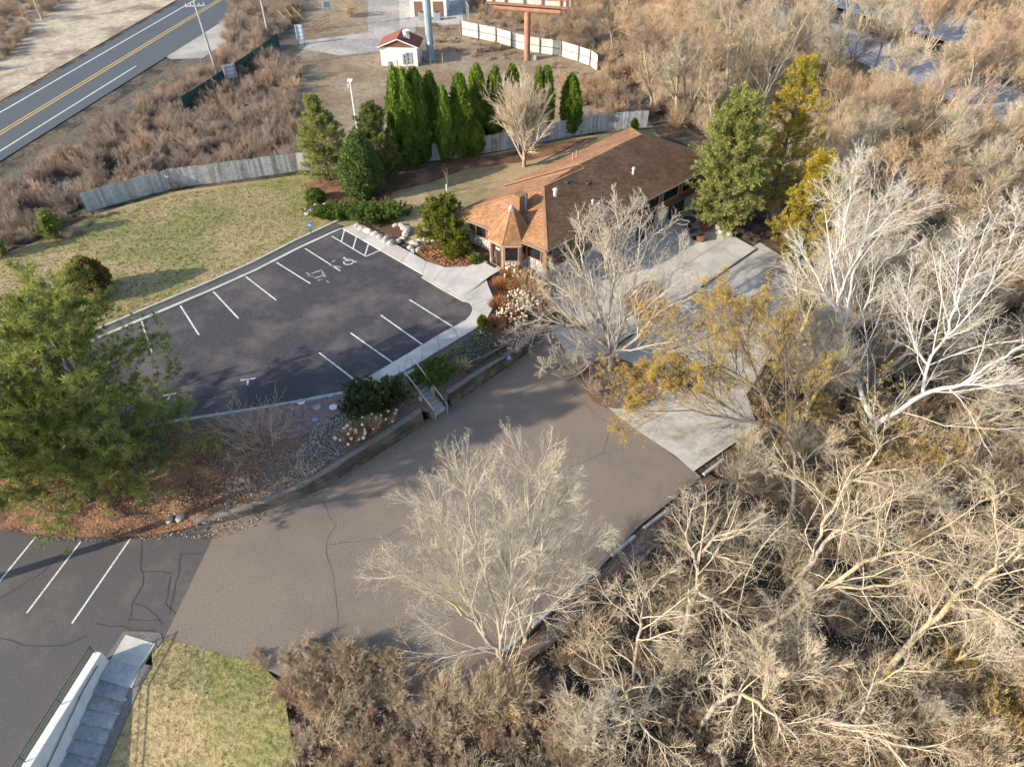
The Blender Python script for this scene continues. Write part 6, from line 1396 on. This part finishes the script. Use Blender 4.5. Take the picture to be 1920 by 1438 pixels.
lowstuff('silver_perennials', 'frosty grey dead perennials behind the long retaining wall', [P(*q, 1.1) for q in ((560, 860), (600, 815), (650, 790), (690, 800), (640, 850), (580, 890), (555, 890))], 420, 502, 'silver', .05, z_bed, 'perennials', .35)
lowstuff('entrance_perennials', 'russet dead perennials in the entrance bed', PL([(780, 472), (830, 462), (895, 482), (900, 489), (870, 499), (830, 499), (800, 488)]), 110, 503, 'rustgrass', .08, ZU, 'perennials', .25)
lowstuff('fallen_leaves', 'brown leaf litter along the foot of the retaining wall', [Vector((p.x, p.y, 0)) for p in offs([(p,) for p in sL[16:]], -.5)] + [Vector((p.x, p.y, 0)) for p in sL[16:]][::-1], 60, 504, 'leafpale', .035, .01, 'leaf litter', .03)
lowstuff('fallen_leaves', 'russet leaf drift along the low stone edging of the dark car park', [P(*q, .0) for q in ((60, 1003), (280, 1004), (400, 988), (500, 962), (480, 985), (400, 1012), (360, 1010), (280, 1012), (150, 1018), (60, 1012))], 90, 505, 'leafdry', .05, .01, 'leaf litter', .06)
lowstuff('fallen_leaves', 'dead leaves scattered through the lower bed and litter under the big pines', [P(*q, .6) for q in ((-50, 985), (100, 990), (280, 992), (400, 975), (580, 912), (560, 860), (330, 830), (60, 880), (-50, 900))], 110, 506, 'leafdry', .06, z_bed, 'leaf litter', .06)
lowstuff('woodland_leaves', 'brown leaf litter on the floor of the right hand wood', [P(*q, -1.0) for q in ((900, 1480), (930, 1310), (1030, 1240), (1180, 1110), (1360, 940), (1480, 850), (1600, 760), (1950, 700), (2050, 1000), (1950, 1480))], 45, 507, 'leafdry', .06, lambda x, y: 0, 'leaf litter', .0) if False else None
wl_ = [P(*q, -1.0) for q in ((500, 1300), (560, 1250), (700, 1260), (860, 1290), (930, 1290), (1030, 1240), (1180, 1110), (1360, 940), (1480, 850), (1600, 760), (1950, 640), (2100, 1000), (1950, 1500), (560, 1500))]
p = scatter_in(wl_, 40, 508); g = np.random.default_rng(9); a = nrm(g.normal(0, 1, p.shape) * np.array([1, 1, .4])); b = nrm(np.cross(a, g.normal(0, 1, p.shape))); s = .055 * g.uniform(.5, 1.4, (len(p), 1)); p[:, 2] += .03
V = np.stack([p - a * s, p + b * s * .7, p + a * s, p - b * s * .7], 1).reshape(-1, 3); tag(link('woodland_leaves', npmesh('woodland_leaves', V, np.arange(len(V)).reshape(-1, 4)), M['leafpale']), 'brown leaf litter on the floor of the right hand wood', 'leaf litter', kind='stuff')
# lawn tufts
def tuftmesh(name, seed, m, n=14, h=.09, r=.12):
    g = np.random.default_rng(seed); a = g.random(n) * 6.28; c = np.stack([np.cos(a) * r * g.random(n), np.sin(a) * r * g.random(n), np.zeros(n)], -1); d = nrm(g.normal(0, .5, (n, 3)) + np.array([0, 0, 1.])); s = nrm(np.cross(d, g.normal(0, 1, d.shape))) * .012
    L = h * g.uniform(.5, 1.3, (n, 1)); return np.stack([c - s, c + s, c + d * L], 1)
def grass(name, label, poly, dens, seed, m, zf, h=.09, holes=(), r=.12, n=10):
    p = scatter_in(poly, dens, seed, zf, holes); g = np.random.default_rng(seed); T = np.stack([tuftmesh('', seed + i, m, n, h, r) for i in range(6)]); k = g.integers(0, 6, len(p)); th = g.random(len(p)) * 6.28
    B = T[k] * g.uniform(.6, 1.3, (len(p), 1, 1, 1)); ca, sa = np.cos(th)[:, None, None], np.sin(th)[:, None, None]; X = B[..., 0] * ca - B[..., 1] * sa; Y = B[..., 0] * sa + B[..., 1] * ca
    V = (np.stack([X, Y, B[..., 2]], -1) + p[:, None, None]).reshape(-1, 3); F = np.arange(len(V)).reshape(-1, 3); t = np.repeat(g.random(len(p)), n); o = link(name, npmesh(name, V, F, tint=t), M[m]); return tag(o, label, 'grass', kind='stuff')
grass('lawn_grass', 'short patchy grass tufts on the big upper lawn', PL([(0, 482), (100, 446), (170, 412), (320, 366), (562, 335), (600, 420), (560, 455), (400, 530), (265, 585), (190, 615), (0, 700)]), 22, 601, 'grassblade', ZU, .10, n=8)
grass('lawn_grass', 'short grass tufts on the small lawn at the bottom left', lawn2, 30, 602, 'grassblade', z_l2, .06, n=8)
grass('field_grass', 'dry straw tufts on the field behind the board fence', fieldpoly, 3, 603, 'strawblade', ZU, .22, n=6, r=.2)
